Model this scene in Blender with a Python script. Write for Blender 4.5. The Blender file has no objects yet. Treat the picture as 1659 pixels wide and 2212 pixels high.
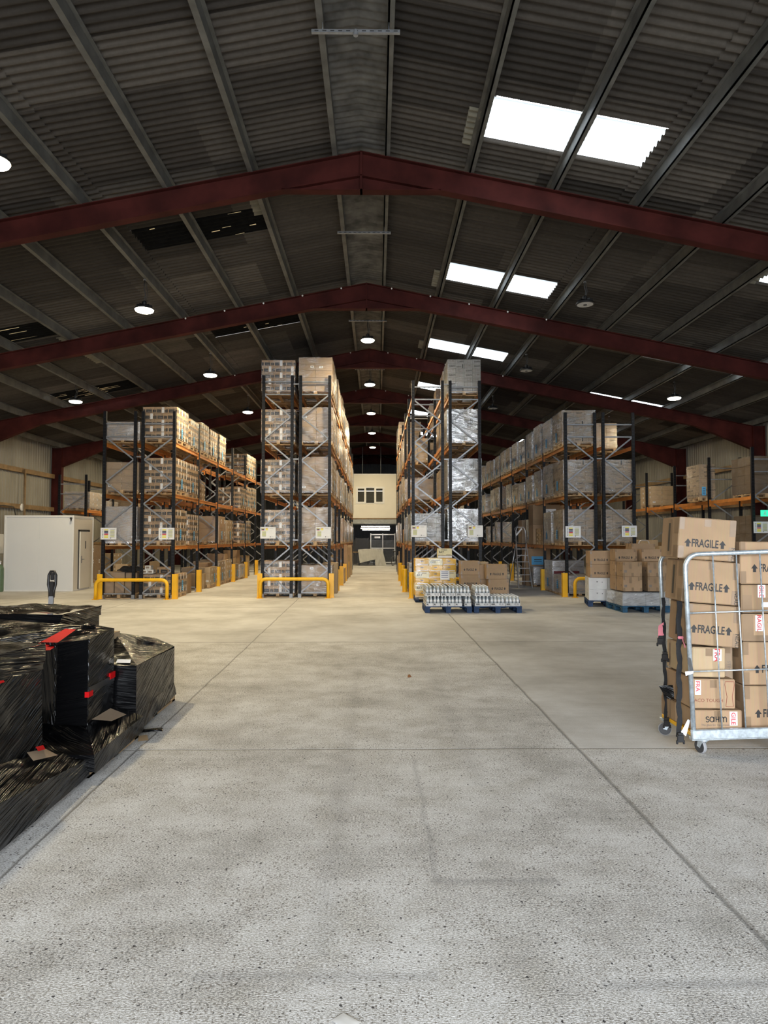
import bpy, math, random
from mathutils import Vector, Matrix, noise as mnoise

R = math.radians
scene = bpy.context.scene
COL = scene.collection

# ------------------------------------------------------------------ camera, world, light, exposure
F_PX = 1475.0
cam_d = bpy.data.cameras.new('camera')
cam_d.sensor_fit = 'VERTICAL'
cam_d.sensor_height = 24.0
cam_d.lens = F_PX / 2212.0 * 24.0
cam_d.clip_end = 200
cam = bpy.data.objects.new('camera', cam_d)
COL.objects.link(cam)
cam.location = (0, 0, 1.78)
cam.rotation_euler = (R(90 + 2.29), 0, R(-0.60))
scene.camera = cam

scene.view_settings.view_transform = 'Standard'
scene.view_settings.look = 'None'
scene.view_settings.gamma = 1
scene.view_settings.exposure = 0.40
scene.cycles.max_bounces = 6
scene.cycles.diffuse_bounces = 3
scene.cycles.glossy_bounces = 2
scene.cycles.transmission_bounces = 2
scene.cycles.transparent_max_bounces = 14
scene.cycles.caustics_reflective = False
scene.cycles.caustics_refractive = False
scene.cycles.sample_clamp_indirect = 6

SKY = 15.0          # brightness of the overcast sky seen through the open door
LAMP_W = 180.0     # each lit high bay lamp
SKYLIGHT = 3.8     # daylight through a roof light sheet

w = bpy.data.worlds.new('overcast_sky')
scene.world = w
w.use_nodes = True
wn = w.node_tree
bgn = wn.nodes['Background']
tc = wn.nodes.new('ShaderNodeTexCoord')
sep = wn.nodes.new('ShaderNodeSeparateXYZ')
rmp = wn.nodes.new('ShaderNodeValToRGB')
rmp.color_ramp.elements[0].position = 0.0
rmp.color_ramp.elements[0].color = (0.72, 0.77, 0.83, 1)
rmp.color_ramp.elements[1].position = 0.6
rmp.color_ramp.elements[1].color = (0.88, 0.94, 1.0, 1)
wn.links.new(tc.outputs['Generated'], sep.inputs[0])
wn.links.new(sep.outputs['Z'], rmp.inputs[0])
wn.links.new(rmp.outputs[0], bgn.inputs['Color'])
bgn.inputs['Strength'].default_value = SKY

DOOR = (-5.5, 7.5, 5.6)     # the open loading door behind the viewer: x0, x1, height
FRONT_Y = -7.0
pl = bpy.data.lights.new('door_daylight', 'AREA')
pl.shape = 'RECTANGLE'
pl.size = DOOR[1] - DOOR[0]
pl.size_y = DOOR[2]
pl.cycles.is_portal = True
plo = bpy.data.objects.new('door_daylight', pl)
COL.objects.link(plo)
plo.location = ((DOOR[0] + DOOR[1]) / 2, FRONT_Y, DOOR[2] / 2)
plo.rotation_euler = (R(90), 0, 0)

# ------------------------------------------------------------------ mesh helpers
_text_cache = {}
def text_geo(s, bold=0.0):
    key = (s, bold)
    if key not in _text_cache:
        cu = bpy.data.curves.new('t', 'FONT')
        cu.body = s
        cu.size = 1.0
        cu.align_x = 'CENTER'
        cu.resolution_u = 2
        cu.offset = bold
        ob = bpy.data.objects.new('t', cu)
        COL.objects.link(ob)
        dg = bpy.context.evaluated_depsgraph_get()
        me = bpy.data.meshes.new_from_object(ob.evaluated_get(dg))
        vs = [tuple(v.co) for v in me.vertices]
        fs = [tuple(p.vertices) for p in me.polygons]
        bpy.data.objects.remove(ob)
        bpy.data.curves.remove(cu)
        bpy.data.meshes.remove(me)
        _text_cache[key] = (vs, fs)
    return _text_cache[key]

class MB:
    def __init__(s):
        s.v = []; s.f = []; s.m = []; s.sm = []; s.uv = {}
    def add(s, verts, faces, mi=0, M=None, smooth=False, uvs=None):
        o = len(s.v)
        if M is not None:
            verts = [tuple(M @ Vector(p)) for p in verts]
        s.v.extend(verts)
        for k, fc in enumerate(faces):
            if uvs is not None:
                s.uv[len(s.f)] = [uvs[i] for i in fc]
            s.f.append(tuple(i + o for i in fc)); s.m.append(mi); s.sm.append(smooth)
        return s
    def box(s, x0, y0, z0, x1, y1, z1, mi=0, M=None):
        vs = [(x0,y0,z0),(x1,y0,z0),(x1,y1,z0),(x0,y1,z0),(x0,y0,z1),(x1,y0,z1),(x1,y1,z1),(x0,y1,z1)]
        return s.add(vs, [(0,3,2,1),(4,5,6,7),(0,1,5,4),(1,2,6,5),(2,3,7,6),(3,0,4,7)], mi, M)
    def bev(s, x0, y0, z0, x1, y1, z1, c=0.01, mi=0, M=None):
        """box with chamfered edges"""
        vs = []; idx = {}
        X = (x0, x1); Y = (y0, y1); Z = (z0, z1)
        for i in (0, 1):
            for j in (0, 1):
                for k in (0, 1):
                    sx, sy, sz = (1, -1)[i], (1, -1)[j], (1, -1)[k]
                    idx[i,j,k,0] = len(vs); vs.append((X[i], Y[j]+sy*c, Z[k]+sz*c))
                    idx[i,j,k,1] = len(vs); vs.append((X[i]+sx*c, Y[j], Z[k]+sz*c))
                    idx[i,j,k,2] = len(vs); vs.append((X[i]+sx*c, Y[j]+sy*c, Z[k]))
        fs = []
        def face(q):
            a, b, cc = (Vector(vs[q[t]]) for t in (0, 1, 2))
            n = (b-a).cross(cc-a)
            ctr = sum((Vector(vs[t]) for t in q), Vector()) / len(q) - Vector(((x0+x1)/2, (y0+y1)/2, (z0+z1)/2))
            fs.append(tuple(q) if n.dot(ctr) > 0 else tuple(reversed(q)))
        for i in (0, 1):
            face([idx[i,0,0,0], idx[i,1,0,0], idx[i,1,1,0], idx[i,0,1,0]])
            face([idx[0,i,0,1], idx[1,i,0,1], idx[1,i,1,1], idx[0,i,1,1]])
            face([idx[0,0,i,2], idx[1,0,i,2], idx[1,1,i,2], idx[0,1,i,2]])
        for i in (0, 1):
            for j in (0, 1):
                face([idx[i,j,0,0], idx[i,j,0,1], idx[i,j,1,1], idx[i,j,1,0]])
                face([idx[i,0,j,0], idx[i,0,j,2], idx[i,1,j,2], idx[i,1,j,0]])
                face([idx[0,i,j,1], idx[0,i,j,2], idx[1,i,j,2], idx[1,i,j,1]])
                for k in (0, 1):
                    face([idx[i,j,k,0], idx[i,j,k,1], idx[i,j,k,2]])
        return s.add(vs, fs, mi, M)
    def bar(s, p0, p1, wd, ht, mi=0, up=(0,0,1)):
        """rectangular bar from p0 to p1, wd across, ht along up"""
        p0 = Vector(p0); p1 = Vector(p1)
        d = (p1 - p0).normalized()
        u = Vector(up)
        if abs(d.dot(u)) > 0.95: u = Vector((0, 1, 0))
        sd = d.cross(u).normalized(); u = sd.cross(d).normalized()
        vs = []
        for p in (p0, p1):
            for a, b in ((-1,-1),(1,-1),(1,1),(-1,1)):
                vs.append(tuple(p + sd*a*wd/2 + u*b*ht/2))
        return s.add(vs, [(0,1,2,3),(7,6,5,4),(0,4,5,1),(1,5,6,2),(2,6,7,3),(3,7,4,0)], mi)
    def tube(s, pts, r, n=8, mi=0, closed=False, smooth=True):
        pts = [Vector(p) for p in pts]
        m = len(pts)
        rr = r if isinstance(r, (list, tuple)) else [r]*m
        vs = []; fs = []
        prev = None
        for i, p in enumerate(pts):
            if closed:
                d = pts[(i+1) % m] - pts[i-1]
            else:
                d = pts[min(i+1, m-1)] - pts[max(i-1, 0)]
            d = d.normalized()
            if prev is None:
                a = Vector((0,0,1)) if abs(d.z) < 0.9 else Vector((1,0,0))
                u = d.cross(a).normalized()
            else:
                u = (prev - d*prev.dot(d)).normalized()
            prev = u
            t = d.cross(u)
            for k in range(n):
                an = 2*math.pi*k/n
                vs.append(tuple(p + (u*math.cos(an) + t*math.sin(an))*rr[i]))
        L = m if closed else m-1
        for i in range(L):
            j = (i+1) % m
            for k in range(n):
                k2 = (k+1) % n
                fs.append((i*n+k, i*n+k2, j*n+k2, j*n+k))
        s.add(vs, fs, mi, None, smooth)
        if not closed:
            o = len(s.v) - m*n
            s.f.append(tuple(o+k for k in reversed(range(n)))); s.m.append(mi); s.sm.append(False)
            s.f.append(tuple(o+(m-1)*n+k for k in range(n))); s.m.append(mi); s.sm.append(False)
        return s
    def lathe(s, prof, n=16, M=None, mi=0, mis=None, smooth=True):
        """prof: (r, z) pairs bottom to top"""
        vs = []
        for r, z in prof:
            for k in range(n):
                a = 2*math.pi*k/n
                vs.append((r*math.cos(a), r*math.sin(a), z))
        for i in range(len(prof)-1):
            fs = []
            for k in range(n):
                k2 = (k+1) % n
                fs.append((i*n+k, i*n+k2, (i+1)*n+k2, (i+1)*n+k))
            sub = vs[i*n:(i+2)*n]
            s.add(sub, [tuple(q-i*n for q in fc) for fc in fs], mis[i] if mis else mi, M, smooth)
        s.add(vs[:n], [tuple(reversed(range(n)))], mis[0] if mis else mi, M)
        s.add(vs[-n:], [tuple(range(n))], mis[-1] if mis else mi, M)
        return s
    def text(s, st, size, M, mi=0, bold=0.0, stretch=1.0):
        vs, fs = text_geo(st, bold)
        return s.add([(x*size*stretch, y*size, 0) for x, y, z in vs], fs, mi, M)
    def stroke(s, pts, wd, M, mi=0):
        """flat ribbon along a 2-D path"""
        P = [Vector((p[0], p[1])) for p in pts]
        vs = []
        for i, p in enumerate(P):
            d = (P[min(i+1, len(P)-1)] - P[max(i-1, 0)]).normalized()
            nn = Vector((-d.y, d.x))*wd/2
            vs += [(p.x+nn.x, p.y+nn.y, 0), (p.x-nn.x, p.y-nn.y, 0)]
        fs = [(2*i, 2*i+1, 2*i+3, 2*i+2) for i in range(len(P)-1)]
        return s.add(vs, fs, mi, M)
    def rect(s, x0, y0, x1, y1, M, mi=0):
        return s.add([(x0,y0,0),(x1,y0,0),(x1,y1,0),(x0,y1,0)], [(0,1,2,3)], mi, M)
    def patch(s, a, b, c, d, n=8, m=8, amp=0.01, seed=0, mi=0, rot=0.0, freq=3.0, sag=0.0, edge=True):
        """bilinear sheet a-b (lower edge) d-c (upper edge), wrinkled along its normal; UV in metres, turned by rot"""
        a, b, c, d = (Vector(p) for p in (a, b, c, d))
        nrm = ((b-a) + (c-d)).cross((d-a) + (c-b)).normalized()
        lu = ((b-a).length + (c-d).length)/2; lv = ((d-a).length + (c-b).length)/2
        cs, sn = math.cos(rot), math.sin(rot)
        vs = []; uvs = []
        for j in range(m+1):
            for i in range(n+1):
                u, v = i/n, j/m
                p = (a*(1-u) + b*u)*(1-v) + (d*(1-u) + c*u)*v
                x, y = u*lu, v*lv
                ux, uy = x*cs - y*sn, x*sn + y*cs
                env = min(1.0, 5*min(u, 1-u, v, 1-v)) if edge else 1.0
                h = mnoise.noise(Vector((ux*freq*0.35+seed*7.3, uy*freq, seed*3.1)))
                h += 0.5*mnoise.noise(Vector((ux*freq*0.8+seed*1.7, uy*freq*2.3, seed*5.9)))
                bulge = sag*(4*u*(1-u))*(4*v*(1-v))
                vs.append(tuple(p + nrm*(h*amp*env + bulge)))
                uvs.append((ux+seed*0.37, uy+seed*0.71))
        fs = []
        for j in range(m):
            for i in range(n):
                q = j*(n+1)+i
                fs.append((q, q+1, q+n+2, q+n+1))
        return s.add(vs, fs, mi, None, True, uvs)
    def mesh(s, name, mats):
        me = bpy.data.meshes.new(name)
        me.from_pydata(s.v, [], s.f)
        for m in mats: me.materials.append(m)
        me.polygons.foreach_set('material_index', s.m)
        me.polygons.foreach_set('use_smooth', s.sm)
        if s.uv:
            ul = me.uv_layers.new(name='UVMap')
            for fi, us in s.uv.items():
                p = me.polygons[fi]
                for k, li in enumerate(p.loop_indices):
                    ul.data[li].uv = us[k]
        me.update()
        return me
    def build(s, name, mats, parent=None, loc=None, rot=None):
        if not isinstance(mats, (list, tuple)): mats = [mats]
        return put(name, s.mesh(name, mats), parent, loc, rot)

def put(name, me, parent=None, loc=None, rot=None):
    o = bpy.data.objects.new(name, me)
    COL.objects.link(o)
    if parent is not None: o.parent = parent
    if loc is not None: o.location = loc
    if rot is not None: o.rotation_euler = rot
    return o

def tag(o, label, cat, group=None, kind=None):
    o['label'] = label; o['category'] = cat
    if group: o['group'] = group
    if kind: o['kind'] = kind
    return o

def thing(name, label, cat, loc=(0,0,0), rz=0.0, group=None):
    o = bpy.data.objects.new(name, None)
    o.empty_display_size = 0.2
    COL.objects.link(o)
    o.location = loc; o.rotation_euler = (0, 0, rz)
    return tag(o, label, cat, group)

KIDS = {}
def dup(o, parent=None):
    """copy a thing with its parts and sub-parts"""
    c = o.copy(); COL.objects.link(c)
    if parent is not None: c.parent = parent
    for ch in o.children: dup(ch, c)
    return c

def frame(origin, u, v):
    """matrix mapping (x, y) of a flat print to origin + x*u + y*v"""
    u = Vector(u).normalized(); v = Vector(v).normalized(); n = u.cross(v)
    return Matrix(((u.x, v.x, n.x, origin[0]), (u.y, v.y, n.y, origin[1]), (u.z, v.z, n.z, origin[2]), (0,0,0,1)))

def arc(cx, cy, rx, ry, a0, a1, n=10):
    return [(cx+rx*math.cos(R(a0+(a1-a0)*i/n)), cy+ry*math.sin(R(a0+(a1-a0)*i/n))) for i in range(n+1)]

def glass_maker_mark(mb, size, M, mi):
    """the carton maker's wordmark: S, round a, H and m drawn with even strokes, all one height"""
    t = size*0.17; h = size
    def st(pts): mb.stroke([(x*h, y*h) for x, y in pts], t, M, mi)
    st(arc(-1.42, 0.74, 0.26, 0.22, 20, 270, 12) + arc(-1.42, 0.28, 0.28, 0.24, 90, -160, 12)[1:])
    st(arc(-0.62, 0.5, 0.36, 0.44, 0, 360, 18)); st([(-0.24, 0.03), (-0.24, 0.97)])
    st([(0.12, 0), (0.12, 1)]); st([(0.64, 0), (0.64, 1)]); st([(0.12, 0.5), (0.64, 0.5)])
    st([(0.98, 0), (0.98, 0.95)])
    st(arc(1.24, 0.62, 0.26, 0.31, 180, 0, 8) + [(1.5, 0)])
    st(arc(1.76, 0.62, 0.26, 0.31, 180, 0, 8) + [(2.02, 0)])

def up_arrow(mb, cx, cy, h, M, mi):
    w = h*0.42
    mb.add([(cx-w, cy+h*0.45, 0), (cx+w, cy+h*0.45, 0), (cx, cy+h, 0)], [(0,1,2)], mi, M)
    mb.rect(cx-w*0.45, cy, cx+w*0.45, cy+h*0.47, M, mi)

# ------------------------------------------------------------------ materials
def node(nt, typ, **kw):
    n = nt.nodes.new(typ)
    for k, v in kw.items():
        if k in n.inputs: n.inputs[k].default_value = v
        else: setattr(n, k, v)
    return n

def base_mat(name):
    m = bpy.data.materials.new(name); m.use_nodes = True
    nt = m.node_tree
    return m, nt, nt.nodes['Principled BSDF']

def ramp(nt, src, stops):
    r = nt.nodes.new('ShaderNodeValToRGB')
    e = r.color_ramp.elements
    while len(e) < len(stops): e.new(0.5)
    for k, (p, c) in enumerate(stops):
        e[k].position = p; e[k].color = (*c, 1) if len(c) == 3 else c
    nt.links.new(src, r.inputs[0])
    return r

def coords(nt, scale=(1,1,1), kind='Object'):
    t = nt.nodes.new('ShaderNodeTexCoord')
    mp = nt.nodes.new('ShaderNodeMapping')
    mp.inputs['Scale'].default_value = scale
    nt.links.new(t.outputs[kind], mp.inputs['Vector'])
    return mp.outputs['Vector']

def noise_n(nt, vec, scale, detail=3, rough=0.55):
    n = nt.nodes.new('ShaderNodeTexNoise')
    n.inputs['Scale'].default_value = scale
    n.inputs['Detail'].default_value = detail
    n.inputs['Roughness'].default_value = rough
    nt.links.new(vec, n.inputs['Vector'])
    return n

def mixc(nt, fac, a, b, typ='MIX'):
    m = nt.nodes.new('ShaderNodeMix'); m.data_type = 'RGBA'; m.blend_type = typ
    for k, val in ((0, fac), (6, a), (7, b)):
        if hasattr(val, 'links') or hasattr(val, 'is_linked'):
            nt.links.new(val, m.inputs[k])
        elif k == 0: m.inputs[0].default_value = val
        else: m.inputs[k].default_value = (*val, 1)
    return m.outputs[2]

def math_n(nt, op, a, b=0.0, c=0.0):
    m = nt.nodes.new('ShaderNodeMath'); m.operation = op
    for k, val in enumerate((a, b, c)):
        if hasattr(val, 'is_linked'): nt.links.new(val, m.inputs[k])
        else: m.inputs[k].default_value = val
    return m.outputs[0]

def bump(nt, bsdf, h, strength=0.3, dist=0.02):
    b = nt.nodes.new('ShaderNodeBump')
    b.inputs['Strength'].default_value = strength
    b.inputs['Distance'].default_value = dist
    nt.links.new(h, b.inputs['Height'])
    nt.links.new(b.outputs[0], bsdf.inputs['Normal'])
    return b

def simple(name, col, rough=0.5, metal=0.0, var=0.15, scale=6.0, spec=0.5, bmp=0.0, rnd=0.0):
    m, nt, b = base_mat(name)
    v = coords(nt)
    n = noise_n(nt, v, scale, 3)
    lo = tuple(max(0, c*(1-var)) for c in col); hi = tuple(min(1, c*(1+var)) for c in col)
    r = ramp(nt, n.outputs['Fac'], [(0.3, lo), (0.7, hi)])
    out = r.outputs[0]
    if rnd:
        oi = nt.nodes.new('ShaderNodeObjectInfo')
        out = mixc(nt, 1.0, out, ramp(nt, oi.outputs['Random'], [(0, (1-rnd,)*3), (1, (1+rnd*0.4,)*3)]).outputs[0], 'MULTIPLY')
    nt.links.new(out, b.inputs['Base Color'])
    b.inputs['Roughness'].default_value = rough
    b.inputs['Metallic'].default_value = metal
    b.inputs['Specular IOR Level'].default_value = spec
    if bmp: bump(nt, b, n.outputs['Fac'], bmp, 0.01)
    return m

def emit(name, col, strength):
    m, nt, b = base_mat(name)
    b.inputs['Base Color'].default_value = (*col, 1)
    b.inputs['Emission Color'].default_value = (*col, 1)
    b.inputs['Emission Strength'].default_value = strength
    return m

def cardboard(name, col, rnd=0.22):
    m, nt, b = base_mat(name)
    v = coords(nt, (1, 1, 1))
    n1 = noise_n(nt, v, 3.0, 3)
    n2 = noise_n(nt, coords(nt, (90, 90, 4)), 1.0, 2)
    c = ramp(nt, n1.outputs['Fac'], [(0.3, tuple(x*0.88 for x in col)), (0.7, tuple(x*1.06 for x in col))]).outputs[0]
    c = mixc(nt, 0.10, c, n2.outputs['Color'], 'OVERLAY')
    oi = nt.nodes.new('ShaderNodeObjectInfo')
    c = mixc(nt, 1.0, c, ramp(nt, oi.outputs['Random'], [(0, (1-rnd, 1-rnd, 1-rnd*1.1)), (1, (1.05, 1.04, 1.03))]).outputs[0], 'MULTIPLY')
    nt.links.new(c, b.inputs['Base Color'])
    b.inputs['Roughness'].default_value = 0.8
    b.inputs['Specular IOR Level'].default_value = 0.2
    return m

def film(name, a_lo, a_hi, col=(0.85, 0.86, 0.87), rough=0.16, streak=26.0, bmp=0.5, gloss=0.20):
    """stretch film: mostly see-through, whitish where layers pile up, glossy and finely creased"""
    m, nt, b = base_mat(name)
    v = coords(nt, (2.2, streak, 1), 'UV')
    n = noise_n(nt, v, 1.0, 4, 0.6)
    n2 = noise_n(nt, coords(nt, (3, 3, 1), 'UV'), 1.4, 3)
    s = math_n(nt, 'MULTIPLY', n.outputs['Fac'], n2.outputs['Fac'])
    mr = nt.nodes.new('ShaderNodeMapRange')
    mr.inputs['From Min'].default_value = 0.12; mr.inputs['From Max'].default_value = 0.42
    mr.inputs['To Min'].default_value = a_lo; mr.inputs['To Max'].default_value = a_hi
    nt.links.new(s, mr.inputs['Value'])
    b.inputs['Base Color'].default_value = (*col, 1)
    b.inputs['Roughness'].default_value = rough
    b.inputs['Specular IOR Level'].default_value = 0.9
    bp = bump(nt, b, n.outputs['Fac'], bmp, 0.03)
    tr = nt.nodes.new('ShaderNodeBsdfTransparent')
    gl = nt.nodes.new('ShaderNodeBsdfGlossy'); gl.inputs['Roughness'].default_value = rough
    gl.inputs['Color'].default_value = (0.95, 0.95, 0.95, 1)
    nt.links.new(bp.outputs[0], gl.inputs['Normal'])
    mx = nt.nodes.new('ShaderNodeMixShader'); mx2 = nt.nodes.new('ShaderNodeMixShader')
    nt.links.new(mr.outputs[0], mx.inputs[0])
    nt.links.new(tr.outputs[0], mx.inputs[1])
    nt.links.new(b.outputs[0], mx.inputs[2])
    g = nt.nodes.new('ShaderNodeMapRange')
    g.inputs['From Min'].default_value = 0.17; g.inputs['From Max'].default_value = 0.42
    g.inputs['To Min'].default_value = gloss*0.12; g.inputs['To Max'].default_value = gloss
    nt.links.new(s, g.inputs['Value'])
    nt.links.new(g.outputs[0], mx2.inputs[0])
    nt.links.new(mx.outputs[0], mx2.inputs[1]); nt.links.new(gl.outputs[0], mx2.inputs[2])
    nt.links.new(mx2.outputs[0], nt.nodes['Material Output'].inputs['Surface'])
    return m

MT = {}
MT['card'] = cardboard('brown_cardboard', (0.40, 0.27, 0.165))
MT['card_pale'] = cardboard('pale_cardboard', (0.50, 0.37, 0.23))
MT['card_tall'] = cardboard('dull_brown_cardboard', (0.34, 0.25, 0.17), 0.12)
MT['card_white'] = cardboard('white_cardboard', (0.66, 0.66, 0.66), 0.14)
MT['card_yellow'] = cardboard('yellow_cardboard', (0.76, 0.43, 0.012), 0.2)
MT['card_cream'] = cardboard('cream_cardboard', (0.80, 0.72, 0.46), 0.1)
MT['card_grey'] = cardboard('greyish_cardboard', (0.41, 0.31, 0.215), 0.15)
MT['card_shaded'] = cardboard('shade_darkened_cardboard', (0.12, 0.085, 0.055), 0.15)  # brown cartons standing in shadow, the shade put into their colour
MT['card_off'] = cardboard('offwhite_cardboard', (0.33, 0.325, 0.315), 0.14)
MT['ink_brown'] = simple('brown_print', (0.22, 0.06, 0.035), 0.6)
MT['ink'] = simple('black_print', (0.018, 0.016, 0.015), 0.6)
MT['ink_soft'] = simple('grey_print', (0.20, 0.16, 0.13), 0.7)
MT['ink_red'] = simple('red_print', (0.55, 0.03, 0.04), 0.6)
MT['label'] = simple('white_paper', (0.78, 0.78, 0.78), 0.6, var=0.05)
MT['label_blue'] = simple('blue_paper', (0.10, 0.40, 0.72), 0.6, var=0.08)
MT['tape'] = simple('clear_tape', (0.235, 0.155, 0.09), 0.36, spec=0.4)
MT['wood'] = simple('pallet_wood', (0.50, 0.33, 0.17), 0.75, var=0.3, scale=4, rnd=0.3)
MT['wood_blue'] = simple('blue_painted_wood', (0.016, 0.042, 0.105), 0.75, var=0.4, scale=7, rnd=0.15)
MT['wood_teal'] = simple('teal_painted_wood', (0.018, 0.075, 0.14), 0.75, var=0.4, scale=7)
MT['post'] = simple('dark_blue_steel', (0.005, 0.0055, 0.008), 0.5, 0.0, 0.3, spec=0.25)
MT['galv'] = simple('galvanised_steel', (0.27, 0.28, 0.30), 0.42, 0.4, 0.18, 10)
MT['zinc'] = simple('zinc_plated_tube', (0.52, 0.58, 0.62), 0.38, 0.6, 0.25, 30)
MT['orange'] = simple('orange_beam_paint', (0.58, 0.215, 0.04), 0.45, 0, 0.2, 5, rnd=0.35)
MT['yellow'] = simple('yellow_guard_paint', (0.86, 0.47, 0.012), 0.4, 0, 0.08, 3)
MT['oxide'] = simple('red_oxide_steel', (0.052, 0.0112, 0.0092), 0.7, 0, 0.4, 2.2, spec=0.12)
MT['purlin'] = simple('aged_galvanised_purlin', (0.105, 0.105, 0.098), 0.6, 0.0, 0.35, 3)
MT['white_panel'] = simple('white_insulated_panel', (0.74, 0.75, 0.75), 0.45, 0, 0.02, 1)
MT['cream_panel'] = simple('cream_insulated_panel', (0.78, 0.75, 0.67), 0.5, 0, 0.03, 1)
MT['pvc'] = simple('white_plastic', (0.80, 0.80, 0.79), 0.35, 0, 0.03)
MT['black'] = simple('black_plastic', (0.012, 0.012, 0.013), 0.4)
MT['strap'] = simple('black_webbing', (0.010, 0.010, 0.011), 0.85, 0, 0.3, 60)
MT['pink'] = simple('pink_tag', (0.70, 0.22, 0.26), 0.6)
MT['rubber'] = simple('grey_rubber', (0.30, 0.30, 0.31), 0.6, 0, 0.08)
MT['dark_rubber'] = simple('dark_rubber', (0.05, 0.05, 0.05), 0.6)
MT['red'] = simple('red_plastic', (0.56, 0.006, 0.008), 0.55, 0, 0.05, spec=0.1)
MT['maroon'] = simple('maroon_plastic', (0.13, 0.012, 0.018), 0.5, 0, 0.15)
MT['timber'] = simple('aged_timber_rail', (0.23, 0.15, 0.075), 0.75, 0, 0.3, 3)
MT['dark_metal'] = simple('dark_metal', (0.055, 0.055, 0.058), 0.5, 0.3)
MT['alu'] = simple('aluminium', (0.62, 0.62, 0.63), 0.35, 0.8, 0.1)
MT['green'] = simple('green_cylinder_paint', (0.10, 0.16, 0.09), 0.5)
MT['ysign'] = simple('yellow_sign_print', (0.82, 0.72, 0.10), 0.5, 0, 0.03)
MT['olive'] = simple('olive_sign_print', (0.55, 0.56, 0.22), 0.5, 0, 0.03)
MT['navy'] = simple('navy_sign_print', (0.05, 0.06, 0.16), 0.5, 0, 0.03)
MT['tarp'] = simple('pale_dust_sheet', (0.48, 0.48, 0.46), 0.9, 0, 0.06, 3)
MT['tube_light'] = emit('lit_tube', (1.0, 0.97, 0.93), 9.0)
MT['tube_dim'] = emit('office_tube', (1.0, 0.93, 0.80), 2.0)
MT['lens_on'] = emit('lit_lens', (1.0, 0.90, 0.70), 14.0)
MT['lens_off'] = simple('unlit_lens', (0.55, 0.55, 0.55), 0.3)
MT['exit_green'] = emit('exit_green', (0.03, 0.62, 0.36), 0.9)
MT['film'] = film('clear_stretch_film', 0.0, 0.09)
MT['film_thin'] = film('thin_stretch_film', 0.0, 0.10, bmp=0.35, gloss=0.16)
MT['film_grey'] = film('thick_stretch_film', 0.25, 0.62, (0.72, 0.72, 0.76), rough=0.2, gloss=0.5)
MT['film_sheen'] = film('sheeny_stretch_film', 0.0, 0.13, rough=0.16, streak=13.0, bmp=0.9, gloss=0.6)
MT['film_silver'] = film('white_stretch_film', 0.25, 0.7, (0.62, 0.64, 0.68), 0.10, streak=14.0, bmp=0.9, gloss=0.75)

# black stretch film, opaque and glossy, with fine pulled creases along its UV
m, nt, b = base_mat('black_stretch_film')
nA0 = noise_n(nt, coords(nt, (0.9, 44, 1), 'UV'), 1.0, 2, 0.5)
nA = ramp(nt, nA0.outputs['Fac'], [(0.36, (0,)*3), (0.64, (1,)*3)])
nB = noise_n(nt, coords(nt, (1.6, 2.4, 1), 'UV'), 1.0, 2)
hh = math_n(nt, 'MULTIPLY', nA.outputs[0], ramp(nt, nB.outputs['Fac'], [(0.38, (0.10,)*3), (0.62, (1.0,)*3)]).outputs[0])
b.inputs['Base Color'].default_value = (0.004, 0.004, 0.0045, 1)
nt.links.new(ramp(nt, nB.outputs['Fac'], [(0.35, (0.10,)*3), (0.7, (0.24,)*3)]).outputs[0], b.inputs['Roughness'])
b.inputs['Specular IOR Level'].default_value = 0.36
bump(nt, b, hh, 0.8, 0.020)
MT['film_black'] = m

# worn concrete floor: brushed, exposed aggregate in the older slabs, sawn joints
m, nt, b = base_mat('worn_concrete')
v = coords(nt)
sx = nt.nodes.new('ShaderNodeSeparateXYZ'); nt.links.new(v, sx.inputs[0])
big = noise_n(nt, v, 0.55, 5, 0.6)
mid = noise_n(nt, v, 2.6, 5, 0.65)
brush = noise_n(nt, coords(nt, (1.5, 26, 1)), 1.0, 3)
grain = noise_n(nt, coords(nt, (1.0, 1.9, 1)), 85, 2, 0.6)
fine = noise_n(nt, coords(nt, (1.0, 1.6, 1)), 210, 2, 0.6)
fleck = noise_n(nt, coords(nt, (1.0, 2.6, 1)), 34, 4, 0.7)
warp = noise_n(nt, v, 60, 2)
vv = nt.nodes.new('ShaderNodeVectorMath'); vv.operation = 'MULTIPLY_ADD'
nt.links.new(warp.outputs['Color'], vv.inputs[0]); vv.inputs[1].default_value = (0.022, 0.022, 0.0); nt.links.new(v, vv.inputs[2])
vor = nt.nodes.new('ShaderNodeTexVoronoi'); vor.inputs['Scale'].default_value = 74
nt.links.new(vv.outputs[0], vor.inputs['Vector'])
vor2 = nt.nodes.new('ShaderNodeTexVoronoi'); vor2.inputs['Scale'].default_value = 40
nt.links.new(vv.outputs[0], vor2.inputs['Vector'])
# the old slabs: everything near the door, and the middle strip as far as the second cross joint
old_x = math_n(nt, 'LESS_THAN', sx.outputs['X'], 1.715)
old_y = math_n(nt, 'LESS_THAN', sx.outputs['Y'], 5.87)
old_y2 = math_n(nt, 'LESS_THAN', sx.outputs['Y'], 11.95)
old = math_n(nt, 'MAXIMUM', old_y, math_n(nt, 'MULTIPLY', old_x, old_y2))
col = ramp(nt, big.outputs['Fac'], [(0.33, (0.43, 0.42, 0.40)), (0.5, (0.54, 0.53, 0.512)), (0.68, (0.645, 0.64, 0.625))]).outputs[0]
blot = ramp(nt, mid.outputs['Fac'], [(0.34, (0.33, 0.325, 0.31)), (0.5, (0.5, 0.5, 0.5)), (0.68, (0.68, 0.685, 0.69))]).outputs[0]
col = mixc(nt, math_n(nt, 'ADD', math_n(nt, 'MULTIPLY', old, 0.35), 0.22), col, blot, 'OVERLAY')
col = mixc(nt, 0.25, col, ramp(nt, brush.outputs['Fac'], [(0.3, (0.36,)*3), (0.7, (0.62,)*3)]).outputs[0], 'OVERLAY')
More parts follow.
